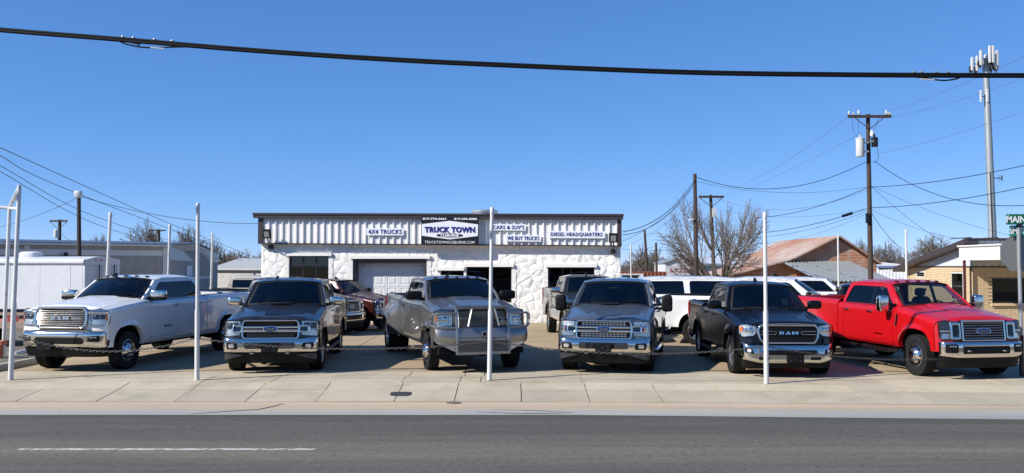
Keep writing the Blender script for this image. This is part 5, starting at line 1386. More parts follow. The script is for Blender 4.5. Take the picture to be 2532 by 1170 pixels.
def street_side():
    # front posts
    g = lambda px, py: at(px, py, 2200*CH/(py-657))
    p1 = at(487, 938, 17.6); p2 = at(1210, 938, 17.6); p3 = at(1895, 947, 17.08); pL = at(26, 937, 17.65); pL2 = at(8, 872, 22.0)
    post(p1.x, 17.6, 3.46, 'white pipe post in front of the white and bronze black pickups', lean=(-.02, 0))
    post(p2.x, 17.6, 3.38, 'white pipe post standing before the grille guard', lean=(.05, 0))
    post(p3.x, 17.08, 3.25, 'white pipe post in front of the glossy black pickup', lean=(-.0, 0))
    # sign frame at far left: two pipes, cross bar and strut
    F = empty('pipe_gantry', (pL.x, 17.65, 0), 0, 'white pipe frame of two posts with a crossbar and strut, far left', 'gantry')
    tp = at(48, 458, 17.65)-Vector((pL.x, 17.65, 0)); q0 = Vector((pL2.x-pL.x, 22-17.65, 0)); q1 = at(24, 512, 22.0)-Vector((pL.x, 17.65, 0))
    k = 1.5/3.8
    m = MB(); m.tube([(0, 0, -.03), tuple(tp*k)], .050, 12); m.tube([tuple(tp*k), tuple(tp)], .041, 12); m.build('pipe', M['post'], F)
    m = MB(); m.tube([tuple(q0), tuple(q1)], .045, 12); m.build('pipe', M['post'], F)
    c0 = at(46, 516, 17.65)-Vector((pL.x, 17.65, 0)); c1 = at(-60, 506, 22.0)-Vector((pL.x, 17.65, 0))
    m = MB(); m.tube([tuple(c0), tuple(q1-Vector((0, 0, .03)))], .035, 8); m.tube([tuple(q1-Vector((0, 0, .03))), tuple(c1)], .04, 8); m.build('crossbar', M['post'], F)
    m = MB(); m.tube([tuple(tp-Vector((0, 0, .05))), tuple(q1-Vector((0, 0, 0)))], .04, 8); m.build('strut', M['post'], F)
    # rusty stub at the foot of the rear pipe
    R = empty('rusty_stub', (pL2.x, 21.6, 0), .1, 'rusty orange and white painted square steel stub by the frame post', 'post stub')
    m = MB(); m.box(-.16, .16, -.12, .12, -.05, .33); m.build('stub', M['rust'], R, ang=0); m = MB(); m.box(-.22, .24, -.16, .16, .33, .43); m.build('cap', M['rust'], R, ang=0)
    lg = MB(); lg.tube([at(36, 876, 22.6), at(78, 864, 23.3)], .055, 8); tag(lg.build('white_pipe', M['post']), 'short white pipe lying on the gravel by the left pickup', 'pipe')
    # rows of posts going back
    for px, pyt, Y, lb in ((273, 528, 24, 'white pipe post behind the box trailer end'), (420, 557, 31, 'white pipe post before the grey brick gable corner'), (525, 577, 39, 'white pipe post before the dark gable wall, farthest of the left row'),
                           (2240, 570, 35.6, 'white pipe post beside the yellow brick office'), (2072, 585, 43, 'white pipe post before the rusty roofed barn'), (1825, 610, 64, 'thin white post below the low slope of the barn roof'), (1560, 605, 58, 'white post beyond the right end of the shop')):
        p = at(px, pyt, Y); dx = {273: -.13, 420: -.06, 525: -.05}.get(px, 0); post(p.x+dx, Y, p.z, lb, r=.042, lean=(-dx, 0))
    # stop sign seen from behind with street names
    sx = at(2527, 925, 18.2).x
    Sg = empty('street_sign_post', (sx, 18.2, 0), 0, 'galvanised sign post with the grey back of an octagon and green street names', 'sign post')
    m = MB(); m.tube([(0, 0, -.05), (0, 0, .83)], .047, 10); m.build('post_base', M['sign_black'], Sg); m = MB(); m.tube([(0, 0, .83), (-.02, 0, 3.03)], .036, 10); m.build('post', M['galv'], Sg)
    zc = at(2527, 627, 18.2).z; m = MB(); oc = [(.39*math.cos(PI/8+k*PI/4), zc+.39*math.sin(PI/8+k*PI/4)) for k in range(8)]
    m.prism(oc, [], lambda x, z: Vector((x-.01, .050, z)), lambda x, z: Vector((x-.01, .055, z))); m.build('octagon', noisy(mat('sign_back_grey', (.22, .225, .21), .5, .3), .06, 4), Sg, ang=0)
    m = MB(); m.box(-.032, -.012, -.05, .05, zc-.28, zc+.45); m.build('bracket', M['galv'], Sg, ang=0)
    gm_ = mat('sign_green', (.004, .12, .055), .4); gm2 = mat('sign_green_bright', (.005, .20, .13), .4)
    for (x0, y0, x1, y1, txt, mtl, yy, sm_) in ((2484, 530, 2578, 556, 'MAIN', gm_, -.06, 'S'), (2496, 558, 2562, 584, 'SMITH', gm2, .0, 'N')):
        a = at(x0, y1, 18.2); b = at(x1, y0, 18.2); m = MB(); m.prism(rrect(a.x-sx, b.x-sx, a.z, b.z, .015), [], lambda x, z: Vector((x, yy-.004, z)), lambda x, z: Vector((x, yy+.001, z))); bd = m.build('name_plate', mtl, Sg, ang=0)
        cx = (a.x+b.x)/2-sx; cz = (a.z+b.z)/2; h_ = b.z-a.z
        lettering(txt, h_*.62, (b.x-a.x)*(.50 if txt == 'MAIN' else .66), lambda p: Vector((p.x+(-.10 if txt == 'MAIN' else -.02), yy-.006-p.z, p.z*0+cz+p.y)), M['letter_white'], bd, ext=.001, off=.003)
        lettering(sm_, h_*.34, None, lambda p: Vector((p.x+a.x-sx+.045, yy-.006-p.z, cz+h_*.26+p.y)), M['letter_white'], bd, ext=.001)
    m = MB(); m.box(-.05, .03, -.07, .03, at(0, 558, 18.2).z-.02, at(0, 556, 18.2).z+.02); m.build('clamp', M['sign_black'], Sg, ang=0)
    # chains
    A = lambda px, py, Y: at(px, py, Y)
    a0 = A(40, 832, 17.65); a1 = A(486, 838, 17.6); a2 = A(1210, 845, 17.6); a3 = A(1893, 858, 17.08); a4 = A(2524, 868, 18.2); b0 = Vector((a0.x-6, 17.8, a0.z))
    for p, q, s, lb in ((a0+Vector((.06, 0, 0)), a1-Vector((.06, 0, 0)), .27, 'steel chain hanging across the front of the white pickup'), (a1+Vector((.06, 0, 0)), a2-Vector((.06, 0, 0)), .17, 'steel chain hanging across the bronze black pickup bumper'),
                        (a2+Vector((.06, 0, 0)), a3-Vector((.06, 0, 0)), .18, 'steel chain hanging across the slate blue pickup bumper'), (a3+Vector((.06, 0, 0)), a4-Vector((.06, 0, 0)), .21, 'steel chain hanging across the front of the red pickup')):
        chain(p, q, s, lb)
def overhead():
    # the thick telephone bundle over the kerb
    Y0 = 15.7; pts = [at(x, y, Y0) for x, y in ((-700, 10), (-350, 42), (0, 74), (300, 98), (640, 126), (960, 147), (1266, 162), (1700, 179), (2100, 185), (2532, 187), (3000, 186))]
    C = empty('telephone_cable', pts[4], 0, 'thick black lashed telephone cable crossing the sky over the kerb', 'cable')
    cv = [p-pts[4] for p in through(pts)]
    for dz, r in ((.022, .026), (-.022, .028)):
        m = MB(); m.tube([p+Vector((0, .01 if dz > 0 else -.01, dz)) for p in cv], r, 7, cap=False); m.build('cable', M['wire'], C, ang=60)
    for px0, px1, dn in ((295, 470, .085), (2255, 2375, .07)):
        a = at(px0, interp(px0, (0, 300, 640, 2100, 2532), (74, 98, 126, 185, 187)), Y0)-pts[4]; b = at(px1, interp(px1, (0, 300, 640, 2100, 2532), (74, 98, 126, 185, 187)), Y0)-pts[4]
        m = MB(); f = lambda t, d: a.lerp(b, t)-Vector((0, .02, .035+d*math.sin(PI*min(1, t*1.0))**.6))
        if px0 < 1000: m.tube([f(k/12, dn*(1 if k < 5 else 1-.11*(k-4))) for k in range(13)], .014, 6); m.tube([f(.13, .0), f(.30, .03), f(.26, .09)], .016, 6)
        else: m.tube([f(1-k/12, dn*(1 if k < 5 else 1-.11*(k-4))) for k in range(13)], .014, 6)
        m.build('loop', M['wire'], C)
        p = f(.55 if px0 < 1000 else .3, dn*.9); m = MB(); m.tube([p+Vector((-.12, -.02, .012)), p+Vector((.12, -.02, -.006))], .012, 6); m.build('splice_tag', M['insul'], C)
        for q in (.05, .2, .5, .75):
            m = MB(); p = a.lerp(b, q); m.blob(p+Vector((0, 0, .055)), (.03, .02, .018), 3, 5); m.build('clamp', M['galv'], C)
    # left: lamp pole, far pole, four wires running back to the right
    e, d = utility_pole(195, 480, 196, 34, 'dark wooden pole with a lamp box on top behind the box trailer', r=.085)
    m = MB(); m.blob((d.x+.02, -.08, d.z-.02), (.13, .13, .14), 5, 8); m.build('lamp_box', M['can'], e)
    e, d = utility_pole(148, 543, 146, 75, 'far wooden pole with a crossarm and transformer above the grey roof', r=.15, arm=.72)
    m = MB(); m.lathe([(.2, 0), (.22, .02), (.22, .62), (.15, .7), (.001, .72)], 12, Matrix.Translation((d.x-.12, -.3, d.z-1.55)) @ Matrix.Rotation(PI/2, 4, 'X')); m.build('transformer', M['can'], e)
    for dx in (-.65, -.3, .3, .65): m = MB(); insulator(m, (d.x+dx, -.18, d.z-.08)); m.build('insulator', M['insul'], e)
    utility_pole(393, 567, 393, 95, 'farthest left wooden pole with a single crossarm among bare trees', r=.16, arm=.8, braces=False)
    W = wire
    for (x0, y0, x1, y1, x2, y2, lb, r, mt) in ((0, 365, 420, 553, 640, 640, 'highest of the four long wires running back at left', .013, None), (0, 385, 190, 478, 620, 642, 'second of the four long wires running back at left', .013, None),
                                     (0, 410, 270, 548, 600, 645, 'third of the four long wires running back at left', .011, None), (0, 424, 270, 566, 560, 646, 'lowest of the four long wires running back at left', .011, None)):
        a = at(x0, y0, 26)-Vector((0, 0, 0)); b = at(x1, y1, interp(x1, (0, 640), (26, 62))); c = at(x2, y2, 66); a0 = a+(a-b)*.12; W(through([a0, a, b, c]), r, lb, M['greywire'])
    W(catenary(at(200, 486, 34), at(640, 553, 36.2), .28), .010, 'service wire from the lamp pole to the left end of the shop', M['greywire'])
    W(catenary(at(186, 492, 34), at(-120, 575, 45), .35), .010, 'service wire from the lamp pole running off to the left', M['greywire'])
    W(catenary(at(150, 576, 75), at(200, 602, 60), .2), .018, 'short wire sloping from the far transformer to the grey roof', M['greywire'])
    # right: plain pole, crossarm pole, transformer pole
    e1, d1 = utility_pole(1718, 430, 1722, 47, 'tall plain wooden pole left of the bare tree trunk', r=.115)
    m = MB(); m.blob((d1.x*.45-.25, -.1, d1.z*.62+.3), (.16, .08, .05), 3, 6); m.build('lamp', M['insul'], e1)
    e2, d2 = utility_pole(1757, 482, 1766, 58, 'shorter wooden pole with a crossarm in front of the bare tree', r=.12, arm=.82)
    m = MB(); m.box(d2.x*.75-.0, d2.x*.75+.26, -.24, -.13, d2.z-1.45, d2.z-.9); m.build('sign_box', M['insul'], e2, ang=0)
    e3, d3 = utility_pole(2146, 283, 2153, 46, 'tall wooden pole with crossarm and two transformer cans behind the red pickup', r=.125, arm=1.12)
    z = d3.z
    for dx, hh in ((-1.06, .24), (-.82, .10), (-.56, .30), (.86, .30), (.97, .16), (1.08, .12)): m = MB(); insulator(m, (d3.x+dx, -.2, z-.07), hh, .065); m.build('insulator', M['insul'], e3)
    xx = lambda px: (px-1266)/FOC*46-e3.location.x
    def can(px, py0, py1, rad, mt):
        z0 = at(px, py1, 46).z+.1; z1 = at(px, py0, 46).z+.1; m = MB(); m.lathe([(.001, 0), (rad*.92, 0), (rad, .04), (rad, z1-z0-.06), (rad*1.08, z1-z0-.05), (rad*1.08, z1-z0), (rad*.6, z1-z0+.04), (.001, z1-z0+.05)], 20, Matrix.Translation((xx(px), -.12, z0)) @ Matrix.Rotation(PI/2, 4, 'X'))
        insulator(m, (xx(px), -.1, z1-z0+z0+.02), .22, .06); m.build('transformer', mt, e3)
    can(2128, 343, 388, .215, M['can']); can(2164, 342, 364, .165, M['sign_black'])
    m = MB(); m.box(xx(2132), xx(2147), -.25, -.12, at(0, 356, 46).z+.1, at(0, 352, 46).z+.1); m.box(xx(2132), xx(2147), -.25, -.12, at(0, 378, 46).z+.1, at(0, 374, 46).z+.1); m.box(xx(2152), xx(2164), -.25, -.12, at(0, 353, 46).z+.1, at(0, 349, 46).z+.1); m.build('hanger', M['galv'], e3, ang=0)
    m = MB(); m.lathe([(.08, 0), (.1, .1), (.08, .25), (.04, .3)], 10, Matrix.Translation((xx(2157), -.15, at(0, 338, 46).z+.1)) @ Matrix.Rotation(PI/2, 4, 'X')); m.build('cutout', M['insul'], e3)
    m = MB(); m.box(xx(2140), xx(2147), -.2, -.05, at(0, 552, 46).z+.1, at(0, 528, 46).z+.1); m.build('meter_box', M['sign_black'], e3, ang=0)
    for dx0, px, py in ((-.56, 2128, 343), (.5, 2160, 335), (-.9, 2120, 345)):
        m = MB(); a = Vector((d3.x+dx0, -.22, z-.15)); b = Vector((xx(px), -.12, at(px, py, 46).z+.25)); m.tube([a, a.lerp(b, .5)+Vector((-.08, 0, -.25)), b], .008, 5); m.build('jumper', M['wire'], e3)
    m = MB(); b = at(2164, 366, 46); p0 = Vector((xx(2170), -.15, b.z+.1)); m.tube([p0, p0+Vector((.06, 0, -.5)), p0+Vector((-.1, 0, -.75)), p0+Vector((-.28, 0, -.8))], .012, 5); m.build('jumper', M['wire'], e3)
    utility_pole(1594, 570, 1601, 70, 'bare leaning pole between the shop and the white shed', r=.11)
    utility_pole(1622, 600, 1624, 76, 'thin bare pole just left of the white shed', r=.11)
    P1 = lambda py: at(1718+(py-430)*.015, py, 46.9); P3 = lambda py, dx=0: at(2146+(py-283)*.017+dx, py, 45.9)
    Lw = [
     (catenary(P1(437), P3(400, -6), 1.0), .016, 'heavy sagging wire from the plain pole top to the transformer pole'),
     (catenary(P1(448), P3(462, -4), .45), .009, 'thin wire below the heavy one from the plain pole'),
     (catenary(P1(446), at(1541, 573, 35.5), .55), .016, 'upper service wire from the plain pole to the right end of the shop'),
     (catenary(P1(450), at(1540, 581, 35.5), .62), .014, 'middle service wire from the plain pole to the right end of the shop'),
     (catenary(P1(458), at(1540, 596, 35.8), .35), .009, 'lower service wire from the plain pole to the right end of the shop'),
     (catenary(P1(492), at(1540, 612, 60), .3), .009, 'thin wire from mid height of the plain pole down left'),
     (catenary(P3(462), at(1870, 538, 60), .35), .017, 'thick wire from mid height of the transformer pole to the tree'),
     (catenary(P3(514), at(1780, 578, 62), .45), .017, 'thick spliced wire lower on the transformer pole going left'),
     (catenary(P3(520), at(1800, 586, 62), .5), .010, 'thin wire beneath the spliced wire going left'),
     (catenary(P3(525), at(1850, 602, 62), .5), .008, 'lowest thin wire going left from the transformer pole'),
     (catenary(P3(463), at(2640, 383, 34), .25), .016, 'thick wire rising right from mid height of the transformer pole'),
     (catenary(P3(514), at(2640, 437, 34), .25), .016, 'thick wire rising right from lower on the transformer pole'),
     (catenary(P3(398, 14), at(2640, 494, 32), 1.0), .015, 'heavy wire sagging right from below the transformer cans'),
     (catenary(P3(462, 6), at(2360, 615, 60), .25), .010, 'thin wire falling steeply right behind the office roof'),
     (catenary(P3(460, 6), at(2500, 582, 52), .25), .009, 'thin wire falling gently right to the cell tower foot'),
     (catenary(P3(525, 4), at(2246, 622, 55), .35), .013, 'short wire falling right from the meter box'),
     (catenary(P3(518, 4), at(2400, 592, 52), .3), .008, 'faint wire from the transformer pole to the office roof'),
     (catenary(at(2094, 292, 46), at(1800, 470, 90), .5), .008, 'faint high line running away left from the crossarm'),
     (catenary(at(2130, 330, 50), at(1700, 515, 95), .5), .008, 'second faint high line running away left from the pole'),
     (catenary(at(2180, 280, 46), at(2640, 88, 30), .2), .006, 'faint high line rising right from the crossarm end'),
     (catenary(at(2205, 290, 46), at(2640, 150, 30), .2), .006, 'second faint high line rising right from the crossarm end'),
     (catenary(at(2160, 382, 46), at(2640, 235, 30), .2), .006, 'faint line rising right past the cell tower shaft'),
     (catenary(at(1768, 489, 57.8), P3(470, -5), .9), .009, 'thin wire from the short crossarm to the transformer pole'),
     (catenary(at(1768, 516, 60), P3(516, -5), .5), .008, 'faint wire through the crown of the bare tree'),
     (catenary(at(1601, 618, 70), at(1740, 590, 58), .3), .012, 'wire from the leaning pole to the tree'),
     (catenary(at(1536, 616, 64), at(1624, 607, 76), .2), .012, 'short low wire between the bare poles'),
    ]
    for p, r, lb in Lw: W(p, r, lb, M['greywire'] if r < .0095 else None)
    m = MB(); a = P3(514).lerp(at(1780, 578, 62), .09); b = P3(514).lerp(at(1780, 578, 62), .14); m.tube([a-Vector((0, 0, .13)), b-Vector((0, 0, .20))], .075, 8); tag(m.build('splice_case', M['wire']), 'black splice case hanging on the wire left of the transformer pole', 'splice case')
def cell_tower():
    Y = 92; t = at(2437, 150, Y); b = at(2455, 600, Y); d = b-t; k = (t.z)/(t.z-b.z); base = t+d*k; base.z = 0
    E = empty('cell_tower', base, 0, 'tall grey cell tower pole topped by a ring of panel antennas', 'cell tower'); tp = t-base
    m = MB(); m.tube([(0, 0, 0), tuple(tp*.5), tuple(tp*1.01)], [.42, .37, .30], 14); m.build('shaft', M['galv'], E)
    s = Y/FOC
    for px, y0, y1, dy in ((2404, 141, 175, 0), (2418, 127, 165, -.6), (2431, 120, 163, -1.3), (2439, 120, 163, -1.3), (2452, 131, 172, -.7), (2466, 124, 172, 0), (2426, 133, 172, .8), (2447, 130, 166, .8), (2459, 138, 170, .5)):
        c0 = at(px, y1, Y)-base; c1 = at(px, y0, Y)-base; m = MB(); m.blob(((c0.x+c1.x)/2, dy, (c0.z+c1.z)/2), (.14, .09, (c1.z-c0.z)/2), 6, 6); m.build('antenna', M['insul'], E)
        m = MB(); m.tube([(c0.x, dy+.15, c0.z-.3), (c0.x, dy+.15, c1.z-.1)], .06, 6); m.tube([(c0.x, dy+.15, (c0.z+c1.z)/2), (tp.x, 0, (c0.z+c1.z)/2)], .05, 5); m.box(c0.x-.14, c0.x+.14, dy+.2, dy+.4, c0.z-.1, c0.z+.55); m.build('mount', M['frame'], E)
    for px, y0, y1 in ((2421, 224, 255), (2437, 222, 255)):
        c0 = at(px, y1, Y)-base; c1 = at(px, y0, Y)-base; m = MB(); m.blob(((c0.x+c1.x)/2, -.35, (c0.z+c1.z)/2), (.10, .08, (c1.z-c0.z)/2), 6, 6); m.build('antenna', M['insul'], E)
        m = MB(); m.tube([(c0.x, -.3, (c0.z+c1.z)/2), (tp.x*.8, 0, (c0.z+c1.z)/2)], .05, 5); m.build('mount', M['frame'], E)
    c = at(2470, 441, Y)-base; m = MB(); m.tube([(c.x-.6, -.2, c.z), (c.x+.15, -.2, c.z)], .05, 6); m.tube([(c.x+.2, -.2, c.z-.28), (c.x+.2, -.2, c.z+.28)], .07, 6); m.tube([(c.x-.1, -.2, c.z-.4), (c.x-.1, -.2, c.z+.35)], .02, 5); m.build('side_antenna', M['frame'], E)
    m = MB(); p0 = tp*.35; m.tube([(-.2+tp.x*.1, -.42, 1), (tp.x*.35-.25, -.40, tp.z*.35), (tp.x*.5-.2, -.36, tp.z*.5)], .05, 5); m.build('conduit', M['frame'], E)
def unseen_woods():              # unseen woods added behind the camera, giving chrome and glass a dark horizon
    o = woods(600, 2000, 560, 60, 21); o.rotation_euler = (0, 0, PI); o.location = (0, -5, 0); o.scale = (2.2, 1, 1)
def trees():
    big = (11, 8, 8, .14, .50, 4, .013)
    b = at(1776, 690, 54); tree(big, b.x, 54, at(0, 462, 54).z, 7.4, 'broad bare tree behind the white vehicles at centre right')
    for px, pyt, Y, wpx, kd, lb, rz in ((362, 552, 110, 110, (3, 8, 6, .2, .6, 4, .03), 'round topped bare tree left of the far pole', .3), (462, 568, 118, 90, (5, 8, 6, .2, .6, 4, .03), 'smaller bare tree right of the far pole', 1.1), (522, 590, 105, 60, (3, 8, 6, .2, .6, 4, .03), 'low bare tree above the dark gable end', 2),
            (250, 588, 130, 70, (5, 8, 6, .2, .6, 4, .03), 'tiny far tree peeping over the grey roof', 2.2), (2186, 598, 110, 80, (3, 8, 6, .2, .6, 4, .03), 'bare tree right of the transformer pole, behind the barn', .9), (2300, 588, 105, 120, (5, 8, 6, .2, .6, 4, .03), 'widest bare tree behind the yellow office roof', .2), (1600, 610, 110, 90, (3, 8, 6, .2, .6, 4, .03), 'bare tree beyond the leaning pole', 4),
            (2130, 600, 120, 60, (5, 8, 6, .2, .6, 4, .03), 'bare tree behind the barn roof peak', 3)):
        p = at(px, pyt, Y); tree(kd, p.x, Y, p.z*1.12, wpx/FOC*Y*1.15, lb, rz)
    woods(520, 680, 606, 130, 1); woods(1520, 1660, 628, 120, 2, rough=1.2); woods(1840, 2000, 622, 135, 3); woods(2110, 2420, 618, 130, 4, rough=1.3); woods(1250, 1540, 640, 180, 6)
    unseen_woods()
    woods(-900, 500, 640, 190, 7); woods(2400, 3600, 628, 170, 8)
def neighbours():
    M['grey_brick'] = noisy(mat('grey_brick', (.34, .318, .285), .85), .14, 6, second=(.40, .375, .335), sc2=1.5)
    M['cream'] = noisy(mat('cream_band', (.62, .60, .56), .6), .06, 2)
    M['roofmetal'] = noisy(mat('grey_roof_metal', (.30, .31, .33), .4, .4), .1, 2)
    M['buff'] = noisy(mat('buff_brick', (.62, .475, .29), .85), .12, 9, second=(.52, .39, .235), sc2=3)
    M['buffmortar'] = mat('buff_mortar', (.34, .27, .18), .9)
    M['redwood'] = noisy(mat('old_red_brick', (.52, .255, .155), .9), .22, 6, second=(.50, .40, .32), sc2=1.6, th=(.48, .62))
    M['rustroof'] = noisy(mat('rusty_roof', (.42, .33, .275), .75), .2, 1.2, second=(.33, .16, .095), sc2=.32, th=(.42, .60), stretch=(1, .6, .6))
    M['bluewhite'] = noisy(mat('pale_metal', (.55, .57, .60), .45), .06, 2)
    # ---- long grey brick building on the left
    c = at(407, 690, 48); l = at(-260, 690, 40); r = at(538, 690, 73); zE = at(407, 610, 48).z; zB0 = at(407, 632, 48).z; zR = at(538, 630, 73).z
    B = empty('grey_brick_building', (c.x, c.y, 0), 0, 'long low grey brick building with a cream band, far left', 'building'); o = Vector((c.x, c.y, 0))
    C_ = Vector((0, 0, 0)); L_ = Vector((l.x, l.y, 0))-o; R_ = Vector((r.x, r.y, 0))-o
    wallq('wall', L_, C_, 0, 2.78, 0, 2.78, .3, M['grey_brick'], B); courses('brickwork', L_+Vector((0, 0, 0)), C_, .9, 2.75, .088, .40, M['grey_brick'], B, seed=3)
    dl = (C_-L_).normalized(); nl = Vector((dl.y, -dl.x, 0))
    wallq('band', L_+nl*.03, C_+nl*.03, 2.78, 3.06, 2.78, 3.06, .33, M['cream'], B); wallq('upper_wall', L_, C_, 3.063, 3.27, 3.063, 3.27, .3, M['grey_brick'], B)
    wallq('gutter', L_+nl*.25, C_+nl*.25+dl*.3, 3.27, 3.37, 3.27, 3.37, .5, M['cream'], B)
    for f in (.0, .62): p = L_.lerp(C_, 1-f*.9)+nl*.05-dl*.12; wallq('pilaster', p, p+dl*.24, 0, 3.25, 0, 3.25, .2, M['cream'], B)
    pk = at(480, 602, 58); pk = Vector((pk.x, pk.y, 0))-o; zp = at(480, 601, 58).z
    m = MB(); wv = [C_+Vector((0, 0, 0)), R_, R_+Vector((0, 0, 3.2)), pk+Vector((0, 0, zp-.1)), C_+Vector((0, 0, 3.27))]; nn = Vector(((R_-C_).y, -(R_-C_).x, 0)).normalized()*.3
    m.add(wv+[p-nn for p in wv], [(0, 1, 2, 3, 4), (9, 8, 7, 6, 5), (0, 5, 6, 1), (1, 6, 7, 2), (2, 7, 8, 3), (3, 8, 9, 4), (4, 9, 5, 0)]); m.build('gable_wall', M['grey_brick'], B, ang=0)
    m = MB(); ext = nn.normalized()*.12; wv = [C_+Vector((0, 0, 2.55)), R_+Vector((0, 0, 2.5)), R_+Vector((0, 0, 3.25)), pk+Vector((0, 0, zp-.05)), C_+Vector((0, 0, 3.32))]
    m.add([p+ext*.5 for p in wv]+[p+ext*.1 for p in wv], [(0, 1, 2, 3, 4), (0, 5, 6, 1), (4, 9, 5, 0), (1, 6, 7, 2)]); m.build('gable_cladding', M['roofmetal'], B, ang=0)
    m = MB(); a1 = C_+Vector((.2, -.2, 3.38)); a2 = pk+ext*2+Vector((0, 0, zp)); dd = L_-C_
    n_ = 90
    for i in range(n_):
        for k, (f0, h) in enumerate(((0, 0), (.5, 0), (.6, .04), (.9, .04))):
            t = (i+f0)/n_; m.v += [tuple(a1+dd*t+Vector((0, 0, h))), tuple(a2+dd*t+Vector((0, 0, h)))]
    q = len(m.v)//2; m.f = [(2*i, 2*i+1, 2*i+3, 2*i+2) for i in range(q-1)]; m.build('roof', M['roofmetal'], B, ang=20)
    m = MB(); m.add([a2, a2+dd, R_+dd+Vector((0, 0, 3.25)), R_+Vector((0, 0, 3.25))+ext], [(0, 1, 2, 3)]); m.build('roof', M['roofmetal'], B, ang=0)
    def on(f, z): return C_.lerp(R_, f)+Vector((0, 0, z))
    m = MB(); dr = (R_-C_).normalized(); e_ = nn.normalized()*.05
    p = at(446, 690, 55.5); pw = C_.lerp(R_, .30)
    m.add([pw+e_+Vector((0, 0, 1.6)), pw+dr*2.6+e_+Vector((0, 0, 1.6)), pw+dr*2.6+e_+Vector((0, 0, 2.25)), pw+e_+Vector((0, 0, 2.25))], [(0, 1, 2, 3)]); m.build('window', M['bluewhite'], B, ang=0)
    pa = C_.lerp(R_, .22); m = MB(); vs = [pa+Vector((0, 0, 1.55)), pa+dr*7+Vector((0, 0, 1.5)), pa+dr*7+nn*3+Vector((0, 0, 1.42)), pa+nn*3+Vector((0, 0, 1.45))]; m.add(vs+[v+Vector((0, 0, .10)) for v in vs], [(0, 1, 2, 3), (7, 6, 5, 4), (0, 4, 5, 1), (1, 5, 6, 2), (2, 6, 7, 3), (3, 7, 4, 0)]); m.build('awning', M['cream'], B, ang=0)
    lp = at(163, 634, 44.5)-o; m = MB(); m.tube([lp+Vector((0, 0, -.4)), lp], .03, 6); m.blob(lp+Vector((0, 0, .08)), (.10, .10, .13), 3, 6); m.build('wall_lamp', M['frame'], B)
    # ---- low building in the gap
    a = at(520, 690, 86); b = at(664, 690, 80); B2 = empty('low_white_building', (a.x, a.y, 0), 0, 'low pale building with a light roof in the gap left of the shop', 'building'); d = Vector((b.x-a.x, b.y-a.y, 0)); zt = at(600, 668, 82).z; zr = at(600, 643, 84).z
    wallq('wall', (0, 0), d, 0, zt, 0, zt, .3, M['grey_brick'], B2); m = MB(); u = Vector((0, 9, 0)); f = Vector((0, -.5, 0))
    m.add([f+Vector((0, 0, zt)), d+f+Vector((0, 0, zt)), d+u+Vector((0, 0, zr+.1)), u+Vector((0, 0, zr+.1))]+[f+Vector((0, 0, zt+.15)), d+f+Vector((0, 0, zt+.15)), d+u+Vector((0, 0, zr+.25)), u+Vector((0, 0, zr+.25))], [(0, 1, 2, 3), (4, 5, 6, 7), (0, 4, 5, 1), (3, 0, 4, 7), (1, 5, 6, 2)]); m.build('roof', noisy(mat('weathered_white_roof', (.36, .36, .35), .6), .15, 1), B2, ang=0)
    # ---- white box trailer
    q1 = at(208, 700, 31); q0 = at(-260, 700, 32.6); T = empty('box_trailer', (q1.x, q1.y, 0), math.atan2(q1.y-q0.y, q1.x-q0.x), 'long white enclosed box trailer parked at the far left', 'trailer'); Ln = math.hypot(q1.x-q0.x, q1.y-q0.y); M['trailer'] = noisy(mat('trailer_white', (.60, .61, .62), .4), .07, .9, second=(.50, .50, .49), sc2=2, th=(.55, .75))
    wz0, wz1 = .70, 2.40; Wd = 1.9
    m = MB(); m.box(-Ln, -.06, .02, Wd-.02, wz0, wz1-.05); m.build('body', M['trailer'], T, ang=0)
    x = -Ln; k = 0
    while x < -.1:
        xe = min(-.06, x+1.22); m = MB(); m.box(x+.006, xe-.006, -.004-.003*(k % 2), .02, wz0+.02, wz1-.10); m.build('side_panel', M['trailer'], T, ang=0); x = xe; k += 1
    m = MB(); m.tube([(-Ln, .04, wz1-.03), (0, .04, wz1-.03)], .11, 10); m.build('roof_rail', M['trailer'], T); m = MB(); m.tube([(-Ln, Wd-.04, wz1-.03), (0, Wd-.04, wz1-.03)], .11, 10); m.build('roof_rail', M['trailer'], T)
    m = MB(); m.grid(lambda u, v: Vector((-Ln+Ln*u, .05+(Wd-.1)*v, wz1+.05+.13*math.sin(PI*v))), 4, 10); m.build('roof', M['trailer'], T)
    m = MB(); m.prism([(0, wz0), (Wd, wz0), (Wd, wz1)]+[(Wd-Wd*k/10, wz1+.05+.13*math.sin(PI*k/10)) for k in range(11)], [rect4(.14, Wd/2-.03, wz0+.12, wz1-.14), rect4(Wd/2+.03, Wd-.14, wz0+.12, wz1-.14)], lambda y, z: Vector((.02, y, z)), lambda y, z: Vector((-.08, y, z))); m.build('rear_frame', M['trailer'], T, ang=0)
    for y0, y1 in ((.15, Wd/2-.035), (Wd/2+.035, Wd-.15)):
        m = MB(); m.box(-.04, .0, y0, y1, wz0+.13, wz1-.15); dr_ = m.build('rear_door', M['trailer'], T, ang=0); m = MB(); m.tube([(.05, (y0+y1)/2+.2, wz0+.1), (.05, (y0+y1)/2+.2, wz1-.12)], .02, 6); m.build('lock_bar', M['frame'], dr_)
    for yy in (.5, .8, 1.1): m = MB(); m.box(.02, .04, yy, yy+.12, wz1+.02, wz1+.07); m.build('marker_lamp', M['red_lens'], T, ang=0)
    m = MB(); m.box(-Ln, 0, .1, Wd-.1, .52, wz0-.002); m.build('chassis', M['frame'], T, ang=0)
    tm = tyre_mesh(.33, .2, .2); rm = rim_mesh('five', .2, .2)
